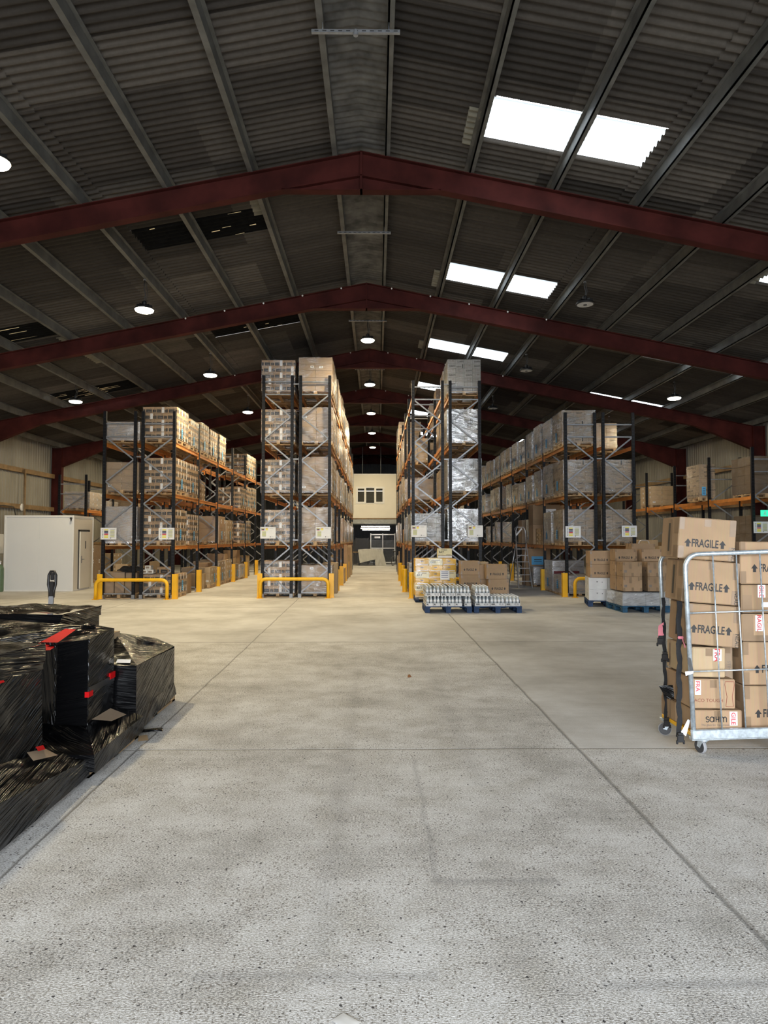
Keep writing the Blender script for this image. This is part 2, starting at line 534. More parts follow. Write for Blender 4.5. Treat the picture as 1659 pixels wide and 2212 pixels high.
gr = ramp(nt, grain.outputs['Fac'], [(0.36, (0.14,)*3), (0.5, (0.5,)*3), (0.63, (0.84,)*3)]).outputs[0]
fi = ramp(nt, fine.outputs['Fac'], [(0.36, (0.16,)*3), (0.5, (0.5,)*3), (0.64, (0.82,)*3)]).outputs[0]
col = mixc(nt, math_n(nt, 'ADD', math_n(nt, 'MULTIPLY', old, 0.62), 0.10), col, gr, 'OVERLAY')
col = mixc(nt, math_n(nt, 'ADD', math_n(nt, 'MULTIPLY', old, 0.50), 0.10), col, fi, 'OVERLAY')
fl_w = ramp(nt, fleck.outputs['Fac'], [(0.60, (0,)*3), (0.67, (1,)*3)]).outputs[0]
col = mixc(nt, math_n(nt, 'MULTIPLY', math_n(nt, 'MULTIPLY', fl_w, old), 0.55), col, (0.74, 0.735, 0.72))
patchy = noise_n(nt, coords(nt, (1.2, 1.7, 1)), 2.1, 3)
worn = ramp(nt, patchy.outputs['Fac'], [(0.44, (0.0,)*3), (0.60, (1.0,)*3)]).outputs[0]
stone = math_n(nt, 'LESS_THAN', vor.outputs['Distance'], 0.36)
sc = nt.nodes.new('ShaderNodeSeparateColor'); nt.links.new(vor.outputs['Color'], sc.inputs[0])
some = math_n(nt, 'GREATER_THAN', sc.outputs[0], math_n(nt, 'SUBTRACT', 0.93, math_n(nt, 'MULTIPLY', worn, 0.42)))
sf = math_n(nt, 'MULTIPLY', math_n(nt, 'MULTIPLY', stone, some), math_n(nt, 'MULTIPLY', old, 0.85))
col = mixc(nt, sf, col, ramp(nt, sc.outputs[1], [(0, (0.07, 0.068, 0.066)), (0.55, (0.19, 0.17, 0.145)), (1, (0.34, 0.31, 0.28))]).outputs[0])
stone2 = math_n(nt, 'MULTIPLY', math_n(nt, 'LESS_THAN', vor2.outputs['Distance'], 0.24), old)
sc2 = nt.nodes.new('ShaderNodeSeparateColor'); nt.links.new(vor2.outputs['Color'], sc2.inputs[0])
stone2 = math_n(nt, 'MULTIPLY', stone2, math_n(nt, 'GREATER_THAN', sc2.outputs[0], 0.93))
col = mixc(nt, stone2, col, (0.06, 0.058, 0.062))
# a dragged L-shaped scuff and two short cross scuffs in the slab nearest the door
def scuff(axis, pos, wd, o0, o1, k):
    global col
    oth = sx.outputs['Y'] if axis == 'X' else sx.outputs['X']
    d = math_n(nt, 'DIVIDE', math_n(nt, 'ABSOLUTE', math_n(nt, 'SUBTRACT', math_n(nt, 'ADD', sx.outputs[axis], math_n(nt, 'MULTIPLY', math_n(nt, 'SUBTRACT', mid.outputs['Fac'], 0.5), 0.12)), pos)), wd)
    f = math_n(nt, 'SUBTRACT', 1.0, math_n(nt, 'MINIMUM', d, 1.0))
    rng_ = math_n(nt, 'MULTIPLY', math_n(nt, 'GREATER_THAN', oth, o0), math_n(nt, 'LESS_THAN', oth, o1))
    col = mixc(nt, math_n(nt, 'MULTIPLY', math_n(nt, 'MULTIPLY', f, rng_), k), col, (0.20, 0.20, 0.205))
scuff('X', 0.31, 0.03, 3.6, 5.6, 0.3); scuff('Y', 3.62, 0.05, 0.28, 0.95, 0.32); scuff('Y', 2.86, 0.06, -0.75, 0.25, 0.28); scuff('Y', 2.80, 0.05, 0.9, 1.9, 0.35)
scuff('X', -0.25, 0.10, 3.0, 9.5, 0.18); scuff('X', 0.75, 0.12, 5.0, 12.0, 0.15)
# sawn joints
wob = noise_n(nt, v, 1.3, 3)
wobv = math_n(nt, 'MULTIPLY', math_n(nt, 'SUBTRACT', wob.outputs['Fac'], 0.5), 0.05)
jt = None
def joint(axis, pos, wd, tilt=0.0):
    global jt
    other = sx.outputs['Y'] if axis == 'X' else sx.outputs['X']
    p = math_n(nt, 'ADD', sx.outputs[axis], wobv)
    if tilt: p = math_n(nt, 'ADD', p, math_n(nt, 'MULTIPLY', other, tilt))
    d = math_n(nt, 'ABSOLUTE', math_n(nt, 'SUBTRACT', p, pos))
    k = math_n(nt, 'SUBTRACT', 1.0, math_n(nt, 'MINIMUM', math_n(nt, 'DIVIDE', d, wd), 1.0))
    jt = k if jt is None else math_n(nt, 'MAXIMUM', jt, k)
for pos, wd, tl in ((1.715, 0.020, 0.0), (-1.90, 0.014, 0.022), (6.0, 0.018, -0.03), (-6.4, 0.02, 0.03), (-10.3, 0.02, 0), (10.4, 0.02, 0)):
    joint('X', pos, wd, tl)
for pos in (-0.2, 5.87, 11.92, 17.95, 24.0, 30.0, 36.0, 42.0):
    joint('Y', pos, 0.016 if pos < 10 else 0.03)
jn = math_n(nt, 'MULTIPLY', math_n(nt, 'POWER', jt, 0.5), 0.6)
col = mixc(nt, jn, col, (0.12, 0.115, 0.105))
nt.links.new(col, b.inputs['Base Color'])
b.inputs['Roughness'].default_value = 0.72
b.inputs['Specular IOR Level'].default_value = 0.3
hgt = math_n(nt, 'SUBTRACT', math_n(nt, 'ADD', math_n(nt, 'MULTIPLY', grain.outputs['Fac'], 0.6), math_n(nt, 'MULTIPLY', mid.outputs['Fac'], 0.5)), math_n(nt, 'MULTIPLY', jt, 1.5))
bump(nt, b, hgt, 0.45, 0.012)
MT['floor'] = m

# old fibre-cement roof sheets, dirty, every sheet its own shade
m, nt, b = base_mat('fibre_cement_sheet')
v = coords(nt)
sx = nt.nodes.new('ShaderNodeSeparateXYZ'); nt.links.new(v, sx.inputs[0])
cell = nt.nodes.new('ShaderNodeCombineXYZ')
nt.links.new(math_n(nt, 'FLOOR', math_n(nt, 'MULTIPLY', sx.outputs['X'], 0.36)), cell.inputs[0])
nt.links.new(math_n(nt, 'FLOOR', math_n(nt, 'MULTIPLY', sx.outputs['Y'], 0.97)), cell.inputs[1])
wnz = nt.nodes.new('ShaderNodeTexWhiteNoise'); nt.links.new(cell.outputs[0], wnz.inputs['Vector'])
col = ramp(nt, wnz.outputs['Value'], [(0, (0.036, 0.031, 0.027)), (0.5, (0.052, 0.045, 0.039)), (1, (0.095, 0.083, 0.071))]).outputs[0]
dirt = noise_n(nt, coords(nt, (0.35, 5, 1)), 1.0, 4)
col = mixc(nt, 0.6, col, ramp(nt, dirt.outputs['Fac'], [(0.3, (0.3,)*3), (0.7, (0.62,)*3)]).outputs[0], 'OVERLAY')
spot = noise_n(nt, v, 9.0, 4, 0.7)
col = mixc(nt, 0.35, col, ramp(nt, spot.outputs['Fac'], [(0.35, (0.36,)*3), (0.68, (0.66,)*3)]).outputs[0], 'OVERLAY')
nt.links.new(col, b.inputs['Base Color'])
b.inputs['Roughness'].default_value = 0.85
b.inputs['Specular IOR Level'].default_value = 0.2
MT['roof'] = m

m, nt, b = base_mat('wall_cladding')
v = coords(nt)
n = noise_n(nt, coords(nt, (1.2, 1.2, 0.4)), 1.0, 4)
col = ramp(nt, n.outputs['Fac'], [(0.3, (0.20, 0.19, 0.165)), (0.7, (0.29, 0.28, 0.245))]).outputs[0]
nt.links.new(col, b.inputs['Base Color'])
b.inputs['Roughness'].default_value = 0.6
MT['cladding'] = m
MT['cladding_dark'] = simple('dark_wall_cladding', (0.10, 0.11, 0.12), 0.6, 0, 0.2, 2)

m, nt, b = base_mat('roof_light_sheet')
v = coords(nt)
n = noise_n(nt, v, 5.0, 4)
col = ramp(nt, n.outputs['Fac'], [(0.3, (0.74, 0.87, 0.98)), (0.65, (0.88, 0.96, 1.0))]).outputs[0]
b.inputs['Base Color'].default_value = (0.30, 0.33, 0.36, 1); nt.links.new(col, b.inputs['Emission Color'])
geo = nt.nodes.new('ShaderNodeNewGeometry')
sg = nt.nodes.new('ShaderNodeSeparateXYZ'); nt.links.new(geo.outputs['Normal'], sg.inputs[0])
# daylight comes through best where a corrugation faces straight down
mrs = nt.nodes.new('ShaderNodeMapRange'); mrs.interpolation_type = 'SMOOTHSTEP'
mrs.inputs['From Min'].default_value = 0.62; mrs.inputs['From Max'].default_value = 0.74; mrs.inputs['To Min'].default_value = 0.17
nt.links.new(math_n(nt, 'ABSOLUTE', sg.outputs['Z']), mrs.inputs['Value'])
fac = mrs.outputs[0]
nt.links.new(math_n(nt, 'MULTIPLY', fac, SKYLIGHT), b.inputs['Emission Strength'])
MT['skylight'] = m
MT['skylight_black'] = simple('blacked_out_sheet', (0.006, 0.006, 0.006), 0.85, 0, 0.4, 8, spec=0.08)
MT['skylight_chip'] = emit('bare_roof_light_chip', (1.0, 0.82, 0.52), 0.12)

# ------------------------------------------------------------------ the building
RX = -0.27                      # ridge line
ZR = 8.66                       # sheet height at the ridge
SL = 0.20                       # roof slope
XL, XR = -14.15, 13.60          # wall planes
YB = 54.6                       # end wall
def roof_z(x): return ZR - SL*abs(x - RX)

fl = MB(); fl.box(XL-0.3, FRONT_Y-0.3, -0.2, XR+0.3, YB+0.3, 0.0)
tag(fl.build('floor', MT['floor']), 'worn pale concrete warehouse floor with sawn joints', 'floor', kind='structure')
ap = MB(); ap.box(-40, -40, -0.22, 40, FRONT_Y-0.3, -0.02)
tag(ap.build('ground', simple('outside_concrete', (0.42, 0.42, 0.41), 0.8)), 'pale concrete yard outside the loading door', 'ground', kind='structure')

# roof sheets: rows of corrugated sheets lapping down each slope; light sheets and blacked-out sheets sit in their own openings
ROWS = [0.0, 2.02, 4.58, 7.97, 10.57, 14.1]
PER = 0.146
HOLES = []      # side, row, y0, y1, kind
for k in range(6): HOLES.append((1, 1, 9.70 + 5.98*k, 10.68 + 5.98*k, 'sky'))
for k in range(5): HOLES.append((1, 3, 12.60 + 5.72*k, 13.58 + 5.72*k, 'sky'))
for k in range(3): HOLES.append((-1, 1, 13.0 + 6.0*k, 13.95 + 6.0*k, 'black'))
for k in range(3): HOLES.append((-1, 3, 16.4 + 6.0*k, 17.35 + 6.0*k, 'torn'))
SHW = 7*PER
def corr(y): return 0.030*math.sin(2*math.pi*y/PER) - 0.013*((y/SHW) % 1.0)
def sheet(side, row, y0, y1, skip, drop=0.0, res=6):
    mb = MB()
    n = int(round((y1-y0)/PER*res)); dy = (y1-y0)/n
    s0, s1 = ROWS[row] - (0.10 if row else 0.0), ROWS[row+1]
    cols = []
    for i in range(n+1):
        y = y0 + i*dy
        for s_, dz in ((s0, -0.03 if row else 0.0), (s1, 0.0)):
            x = RX + side*s_
            mb.v.append((x, y, roof_z(x) + dz + corr(y) - drop))
    for i in range(n):
        ym = y0 + (i+0.5)*dy
        if any(a <= ym <= c for a, c in skip): continue
        q = (2*i, 2*i+1, 2*i+3, 2*i+2)
        mb.f.append(q if side < 0 else tuple(reversed(q))); mb.m.append(0); mb.sm.append(True)
    return mb
SIDE_NAME = {1: 'right', -1: 'left'}
ROWN = ['ridge row', 'upper row', 'middle row', 'lower row', 'eaves row']
for side in (-1, 1):
    for row in range(5):
        skip = [(a, c) for sd, rw, a, c, kd in HOLES if sd == side and rw == row]
        o = sheet(side, row, FRONT_Y, YB, skip).build('ceiling', MT['roof'])
        tag(o, f'{ROWN[row]} of dark corrugated roof sheets on the {SIDE_NAME[side]} slope', 'roof', kind='structure')
wi = 0
ordn = ['first', 'second', 'third', 'fourth', 'fifth', 'sixth', 'seventh', 'eighth', 'ninth', 'tenth', 'eleventh', 'twelfth', 'thirteenth', 'fourteenth']
cnt = {}
rng = random.Random(5)
for sd, rw, a, c, kd in HOLES:
    wi += 1
    n_ = cnt.get((sd, rw), 0); cnt[sd, rw] = n_ + 1
    mb = sheet(sd, rw, a, c, [], 0.0, 12)
    if kd == 'sky':
        o = mb.build(f'window_{wi}', MT['skylight'])
        tag(o, f'bright corrugated roof light, {ordn[n_]} along the {"upper" if rw == 1 else "lower"} row of the right slope', 'roof light', kind='structure')
    else:
        o = mb.build(f'window_{wi}', MT['skylight_black'])
        tag(o, f'{"blacked-out" if kd == "black" else "torn black-covered"} roof light, {ordn[n_]} along its row on the left slope', 'roof light', kind='structure')
        ch = MB()                                # chips where the black coating has gone
        for q in range(7 if kd == 'black' else 26):
            y = rng.uniform(a+0.05, c-0.05) if kd == 'torn' else rng.choice([a+0.03, c-0.05, rng.uniform(a, c)])
            s_ = ROWS[rw] + rng.uniform(0.1, 2.3)
            L = rng.uniform(0.05, 0.22) if kd == 'black' else rng.uniform(0.2, 0.8)
            s2 = min(s_ + L, ROWS[rw+1] - 0.02)
            x0, x1 = RX + sd*s_, RX + sd*s2
            wdt = rng.uniform(0.010, 0.035)
            y = round(y/PER)*PER - PER/4 if kd == 'torn' else y
            z0, z1 = roof_z(x0) - 0.052, roof_z(x1) - 0.052
            ch.add([(x0, y, z0), (x1, y+wdt*0.4, z1), (x1, y+wdt, z1), (x0, y+wdt*1.2, z0)], [(0, 1, 2, 3)])
        ch.build('bare_patch', MT['skylight_chip'], o)
# ridge capping: a cranked strip with its own coarse waves
rc = MB()
n = int((YB-FRONT_Y)/0.05)
for i in range(n+1):
    y = FRONT_Y + (YB-FRONT_Y)*i/n
    wv = 0.018*math.sin(2*math.pi*y/PER + 0.6) + 0.02*mnoise.noise(Vector((0, y*0.6, 3)))
    for dx, dz in ((-0.44, 0.0), (-0.22, 0.035), (0, 0.075), (0.22, 0.035), (0.44, 0.0)):
        rc.v.append((RX+dx, y, ZR - 0.185 + dz + wv))
for i in range(n):
    for k in range(4):
        rc.f.append((i*5+k+1, i*5+k, (i+1)*5+k, (i+1)*5+k+1)); rc.m.append(0); rc.sm.append(True)
tag(rc.build('trim_1', simple('weathered_ridge_capping', (0.092, 0.09, 0.086), 0.85, 0, 0.6, 3)), 'pale wavy ridge capping along the top of the roof', 'ridge', kind='structure')
# odd pale sheet ends by the purlins
ti = 1
for (side, s_, y0, L) in ((1, 1.66, 10.0, 1.0), (1, 1.66, 16.2, 1.0), (1, 1.66, 22.0, 0.95), (1, 1.66, 28.1, 0.9), (-1, 1.95, 12.3, 1.0), (-1, 7.85, 17.6, 2.6), (-1, 7.85, 23.9, 2.4), (1, 7.8, 12.9, 0.8)):
    ti += 1
    mb = MB(); n = int(L/PER*6)
    for i in range(n+1):
        y = y0 + L*i/n
        for ds in (0, 0.20):
            x = RX + side*(s_+ds); mb.v.append((x, y, roof_z(x) + corr(y) - 0.034))
    for i in range(n):
        q = (2*i, 2*i+1, 2*i+3, 2*i+2); mb.f.append(q if side < 0 else tuple(reversed(q))); mb.m.append(0); mb.sm.append(True)
    tag(mb.build(f'trim_{ti}', simple('pale_sheet_end', (0.19, 0.178, 0.14), 0.8)), f'pale corrugated sheet end tucked over a purlin, {ordn[ti-2]} of the roof patches', 'roof patch', kind='structure')

# purlins
PUR = [0.42 + 1.44*k for k in range(10)]
for side in (-1, 1):
    for k, s_ in enumerate(PUR):
        x = RX + side*s_
        if x < XL+0.1 or x > XR-0.1: continue
        ti += 1
        zt = roof_z(x) - 0.052
        mb = MB()
        y0, y1 = FRONT_Y+0.1, YB-0.1
        mb.box(x-0.012, y0, zt-0.20, x+0.012, y1, zt)
        mb.box(x-0.012, y0, zt-0.20, x+side*0.072, y1, zt-0.185)
        mb.box(x-side*0.065, y0, zt-0.012, x+0.012, y1, zt)
        tag(mb.build(f'trim_{ti}', MT['purlin']), f'grey steel purlin, {ordn[k]} down from the ridge on the {SIDE_NAME[side]} slope', 'purlin', kind='structure')

# portal frames
FY = [5.4, 11.5, 17.5, 23.6, 29.7, 35.7, 41.8, 47.8, 53.8]
def ibeam(mb, P, dn, w_, tf, tw, y):
    """P: list of (x, ztop, zbottom) along the member; flanges w_ wide in y"""
    for (xa, ta, ba), (xb, tb, bb) in zip(P, P[1:]):
        def slab(z0a, z1a, z0b, z1b, hy):
            vs = [(xa, y-hy, z0a), (xb, y-hy, z0b), (xb, y+hy, z0b), (xa, y+hy, z0a), (xa, y-hy, z1a), (xb, y-hy, z1b), (xb, y+hy, z1b), (xa, y+hy, z1a)]
            mb.add(vs, [(0,3,2,1),(4,5,6,7),(0,1,5,4),(1,2,6,5),(2,3,7,6),(3,0,4,7)])
        slab(ta-tf, ta, tb-tf, tb, w_/2)
        slab(ba, ba+tf, bb, bb+tf, w_/2)
        slab(ba+tf, ta-tf, bb+tf, tb-tf, tw/2)
for k, y in enumerate(FY):
    mb = MB()
    zt = lambda x: roof_z(x) - 0.245
    D = 0.41
    for side in (-1, 1):
        xe = (XL+0.50) if side < 0 else (XR-0.50)
        xh = RX + side*11.4
        xa = RX + side*1.36
        # apex haunch (flat soffit), rafter, eaves haunch
        zf = zt(xa) - D
        ibeam(mb, [(RX, zt(RX), zt(RX)-D-0.02), (xa, zt(xa), zf)], 0, 0.18, 0.016, 0.02, y)
        mb.add([(RX, y-0.09, zf), (xa, y-0.09, zf), (xa, y+0.09, zf), (RX, y+0.09, zf), (RX, y-0.09, zf+0.016), (xa, y-0.09, zf+0.016), (xa, y+0.09, zf+0.016), (RX, y+0.09, zf+0.016)],
               [(0,3,2,1),(4,5,6,7),(0,1,5,4),(1,2,6,5),(2,3,7,6),(3,0,4,7)])
        mb.add([(RX, y-0.01, zf), (xa, y-0.01, zf), (RX, y-0.01, zt(RX)-D), (RX, y+0.01, zf), (xa, y+0.01, zf), (RX, y+0.01, zt(RX)-D)], [(0,1,2),(5,4,3)])
        ibeam(mb, [(xa, zt(xa), zt(xa)-D), (xh, zt(xh), zt(xh)-D)], 0, 0.18, 0.016, 0.02, y)
        ibeam(mb, [(xh, zt(xh), zt(xh)-D), (xe, zt(xe), zt(xe)-D-0.42)], 0, 0.18, 0.016, 0.02, y)
        # column
        xo = XL+0.08 if side < 0 else XR-0.08
        a, c_ = min(xo, xe), max(xo, xe)
        mb.box(a, y-0.10, 0, a+0.02, y+0.10, zt(xe)); mb.box(c_-0.02, y-0.10, 0, c_, y+0.10, zt(xe))
        mb.box(a+0.02, y-0.012, 0, c_-0.02, y+0.012, zt(xe))
    # apex plate
    mb.box(RX-0.02, y-0.09, zt(RX+1.36)-D, RX+0.02, y+0.09, zt(RX))
    ti += 1
    tag(mb.build(f'trim_{ti}', MT['oxide']), f'dark red steel portal frame, {ordn[k]} from the loading door', 'portal frame', kind='structure')

# side walls: upright corrugated cladding with timber rails
def clad(name, fixed, a0, a1, z0, z1f, axis, label, mat, per=0.20, amp=0.022, sign=1):
    mb = MB(); prof = ((0, 0), (0.30, 0), (0.42, 1), (0.88, 1))
    pts = []
    t = a0; 
    while t < a1:
        for q, h in prof:
            pts.append((t + q*per, h*amp*sign))
        t += per
    for tt, h in pts:
        zz = z1f(tt)
        if axis == 'Y':
            mb.v += [(fixed+h, tt, z0), (fixed+h, tt, zz)]
        else:
            mb.v += [(tt, fixed+h, z0), (tt, fixed+h, zz)]
    for i in range(len(pts)-1):
        mb.f.append((2*i, 2*i+2, 2*i+3, 2*i+1)); mb.m.append(0); mb.sm.append(False)
    return tag(mb.build(name, mat), label, 'wall', kind='structure')
clad('wall_left', XL, FRONT_Y, YB, 0, lambda t: roof_z(XL)+0.02, 'Y', 'cream corrugated side wall behind the white cabin', MT['cladding'], sign=1)
clad('wall_right', XR, FRONT_Y, YB, 0, lambda t: roof_z(XR)+0.02, 'Y', 'cream corrugated side wall behind the long orange beam', MT['cladding'], sign=-1)
clad('wall_back', YB, XL, XR, 0, lambda t: roof_z(t), 'X', 'dark corrugated end wall behind the upper office', MT['cladding_dark'], sign=-1)
fw = MB()
fw.box(XL, FRONT_Y-0.12, 0, DOOR[0], FRONT_Y, roof_z(XL)); fw.box(DOOR[1], FRONT_Y-0.12, 0, XR, FRONT_Y, roof_z(XR))
fw.add([(XL, FRONT_Y, roof_z(XL)), (DOOR[0], FRONT_Y, roof_z(XL)), (DOOR[0], FRONT_Y, DOOR[2]), (DOOR[1], FRONT_Y, DOOR[2]), (DOOR[1], FRONT_Y, roof_z(XR)), (XR, FRONT_Y, roof_z(XR)), (RX, FRONT_Y, ZR)], [(0,1,2,3,4,5,6)])
tag(fw.build('wall_front', MT['cladding_dark']), 'front gable wall around the open loading door', 'wall', kind='structure')
for side, nm in ((-1, 'left'), (1, 'right')):
    for k, z in enumerate((1.55, 3.07, 4.5)):
        ti += 1
        x = XL + 0.12 if side < 0 else XR - 0.12
        mb = MB(); mb.box(x-0.09, FRONT_Y+0.1, z-0.09, x+0.055, YB-0.1, z+0.09) if side < 0 else mb.box(x-0.055, FRONT_Y+0.1, z-0.09, x+0.09, YB-0.1, z+0.09)
        tag(mb.build(f'trim_{ti}', MT['timber']), f'aged timber wall rail, {("lowest", "middle", "topmost")[k]} of three on the {nm} wall', 'wall rail', kind='structure')

# ------------------------------------------------------------------ lamps
def lamp_parts(root, drop, lit, dim=1.0):
    """root at the lamp's lens; chain of length drop up to its fixing"""
    h = MB()
    h.lathe([(0.0, 0.11), (0.075, 0.11), (0.09, 0.075), (0.17, 0.055), (0.20, 0.03), (0.20, 0.0), (0.175, -0.005)], 20)
    h.lathe([(0.05, 0.10), (0.05, 0.17), (0.03, 0.19)], 12)
    for k in range(10):
        a = 2*math.pi*k/10
        h.bar((0.06*math.cos(a), 0.06*math.sin(a), 0.085), (0.17*math.cos(a), 0.17*math.sin(a), 0.07), 0.008, 0.05)
    h.build('lamp_housing', MT['black'], root)
    l = MB(); l.lathe([(0.10, -0.055), (0.15, -0.050), (0.185, -0.035), (0.20, -0.008), (0.19, -0.002)] if lit else [(0.03, -0.008), (0.172, -0.008), (0.172, -0.004)], 20)
    l.lathe([(0.035, -0.02), (0.04, -0.008)], 12, mi=1)
    l.build('lens', [MT['lens_on'] if lit else MT['lens_off'], MT['dark_metal']], root)
    c = MB()
    c.tube([(0, 0, 0.19), (0.02, 0.0, 0.19+drop*0.3), (-0.012, 0, 0.19+drop*0.65), (0, 0, 0.19+drop)], 0.010, 6)
    c.tube([(0.015, 0.02, 0.15), (0.06, 0.02, 0.19+drop*0.35), (0.03, 0.0, 0.19+drop*0.8), (0.0, 0, 0.19+drop)], 0.007, 5)
    c.build('hanging_chain', MT['dark_metal'], root)
    hk = MB(); hk.lathe([(0.035, 0.17+drop), (0.035, 0.19+drop), (0.012, 0.20+drop)], 10); hk.build('ceiling_hook', MT['galv'], root)
    if lit:
        ld = bpy.data.lights.new('lamp_light', 'AREA')
        ld.shape = 'DISK'; ld.size = 0.33; ld.energy = LAMP_W*dim; ld.color = (1.0, 0.81, 0.49)
        lo = bpy.data.objects.new('lamp_light', ld); COL.objects.link(lo); lo.parent = root
        lo.location = (0, 0, -0.065)
def lamp(x, y, z, lit, label, group, top=None, dim=1.0):
    root = thing('high_bay_lamp', label, 'lamp', (x, y, z), 0, group)
    drop = (top if top is not None else roof_z(x) - 0.24) - z - 0.20
    lamp_parts(root, drop, lit, dim)
    return root
LYS = [8.9, 14.75, 20.65, 26.7, 32.7, 38.7]
for k, y in enumerate(LYS):
    lamp(-5.07, y, roof_z(-5.07)-0.92, True, f'lit round high bay lamp, {ordn[k]} back in the left row nearer the ridge', 'lit high bay lamps')
    if 0 < k < 5: lamp(4.57, y, roof_z(4.57)-0.76, False, f'unlit round high bay lamp, {ordn[k-1]} back on the right slope', 'unlit high bay lamps')
for k, y in enumerate((21.1, 27.1, 33.1)):
    lamp(-9.6, y+0.6, roof_z(-9.6)-0.62, True, f'lit high bay lamp low over the left wall side, {ordn[k]} back', 'lit high bay lamps', top=roof_z(-9.6)-0.03, dim=0.6)  # the second of these is hidden behind the rack, added for its light
    lamp(9.3, y, roof_z(9.3)-0.55, True, f'lit high bay lamp low over the right wall side, {ordn[k]} back', 'lit high bay lamps', top=roof_z(9.3)-0.03, dim=0.45)
for k, y in enumerate((8.4, 14.07, 19.85, 25.6, 31.5, 37.4, 43.2)):
    z = 8.20
    s_ = thing('slotted_channel', f'slotted steel channel slung under the ridge, {ordn[k]} back', 'channel', (RX, y, z), 0, 'slotted channels under the ridge')
    mb = MB(); mb.box(-0.56, -0.02, -0.02, 0.56, 0.02, 0.02)
    for q in range(11): mb.box(-0.52+q*0.1, -0.0215, -0.007, -0.47+q*0.1, -0.0205, 0.007, 1)
    mb.build('channel_bar', [MT['galv'], MT['dark_metal']], s_)
    for sx_ in (-0.42, 0.42):
        r_ = MB(); r_.tube([(sx_, 0, 0.02), (sx_, 0, roof_z(RX+0.42)-0.24-z)], 0.006, 6); r_.build('hanger_rod', MT['galv'], s_)
    if k == 0:
        bx = MB(); bx.lathe([(0.03, -0.05), (0.035, -0.02), (0.03, 0.02)], 12); bx.build('junction_cap', MT['galv'], s_)
    if k >= 2:
        lamp(RX, y, 7.63, True, f'lit high bay lamp hung under the ridge, {ordn[k-2]} back along the centre', 'lit high bay lamps', top=z+0.0)
for (x, y, side) in ((5.98, 9.75, 1), (-5.0, 14.75, -1)):
    pass
# small sprinkler-like studs along the tops of the frames
k = 0
for fi, y in enumerate(FY[2:5]):
    for s_ in range(1, 6):
        for side in (-1, 1):
            x = RX + side*(s_*1.0 - 0.35)
            mb = MB(); mb.lathe([(0.008, 0), (0.022, 0.02), (0.022, 0.035), (0.01, 0.045)], 8)
            o = mb.build('cable_clip', MT['pvc'], None, (x, y-0.11, roof_z(x)-0.30))
            tag(o, f'tiny white cable clip on the {ordn[fi+2]} red frame, {ordn[s_-1]} from the ridge on the {SIDE_NAME[side]}', 'clip', 'cable clips on the red frames')

# ------------------------------------------------------------------ white cabin by the left wall
cb = thing('white_cabin', 'white panelled cabin with a door standing by the left wall', 'cabin', (-11.60, 24.4, 0))
mb = MB(); mb.box(-1.17, -0.80, 0.03, -0.01, 0.80, 2.56); mb.box(0.01, -0.80, 0.03, 1.17, -0.76, 2.56); mb.box(0.01, 0.76, 0.03, 1.17, 0.80, 2.56); mb.box(-0.01, -0.79, 0.03, 0.01, 0.79, 2.55)
mb.box(0.01, -0.76, 2.50, 1.13, 0.76, 2.56)
mb.build('wall_panels', MT['white_panel'], cb)
mb = MB(); mb.box(1.13, -0.76, 0.03, 1.17, -0.42, 2.50); mb.box(1.13, 0.50, 0.03, 1.17, 0.76, 2.50); mb.box(1.13, -0.42, 2.12, 1.17, 0.50, 2.50)
mb.build('end_panel', MT['cream_panel'], cb)
mb = MB()
for a, c_ in (((-1.185, -0.815), (1.185, -0.785)), ((-1.185, 0.785), (1.185, 0.815)), ((1.155, -0.815), (1.185, 0.815)), ((-1.185, -0.815), (-1.155, 0.815))):
    mb.box(a[0], a[1], 2.545, c_[0], c_[1], 2.60); mb.box(a[0], a[1], 0.0, c_[0], c_[1], 0.05)
for px_, py_ in ((-1.17, -0.8), (1.17, -0.8), (1.17, 0.8)): mb.box(px_-0.02, py_-0.02, 0.0, px_+0.02, py_+0.02, 2.6)
mb.build('edge_trim', MT['pvc'], cb)
dr = MB(); dr.box(1.15, -0.42, 0.04, 1.19, -0.37, 2.12); dr.box(1.15, 0.46, 0.04, 1.19, 0.50, 2.12); dr.box(1.15, -0.42, 2.07, 1.19, 0.50, 2.12)
dr.build('door_frame', MT['dark_metal'], cb)
dr = MB(); dr.box(1.19, -0.36, 0.06, 1.23, 0.44, 2.05); d = dr.build('door', MT['cream_panel'], cb)
dr = MB(); dr.box(1.231, 0.02, 1.45, 1.236, 0.08, 1.72); dr.build('vision_panel', MT['dark_metal'], d)
dr = MB(); dr.box(1.232, -0.30, 0.95, 1.240, -0.25, 1.20); dr.tube([(1.236, -0.275, 1.08), (1.28, -0.275, 1.08), (1.28, -0.16, 1.08)], 0.012, 6); dr.build('handle', MT['galv'], d)
cm = MB(); cm.lathe([(0.03, 0), (0.045, 0.03), (0.03, 0.07)], 10, Matrix.Translation((1.10, -0.86, 2.46))); cm.bar((1.10, -0.86, 2.40), (1.10, -0.81, 2.50), 0.02, 0.02)
cm.build('camera_dome', MT['dark_metal'], cb)

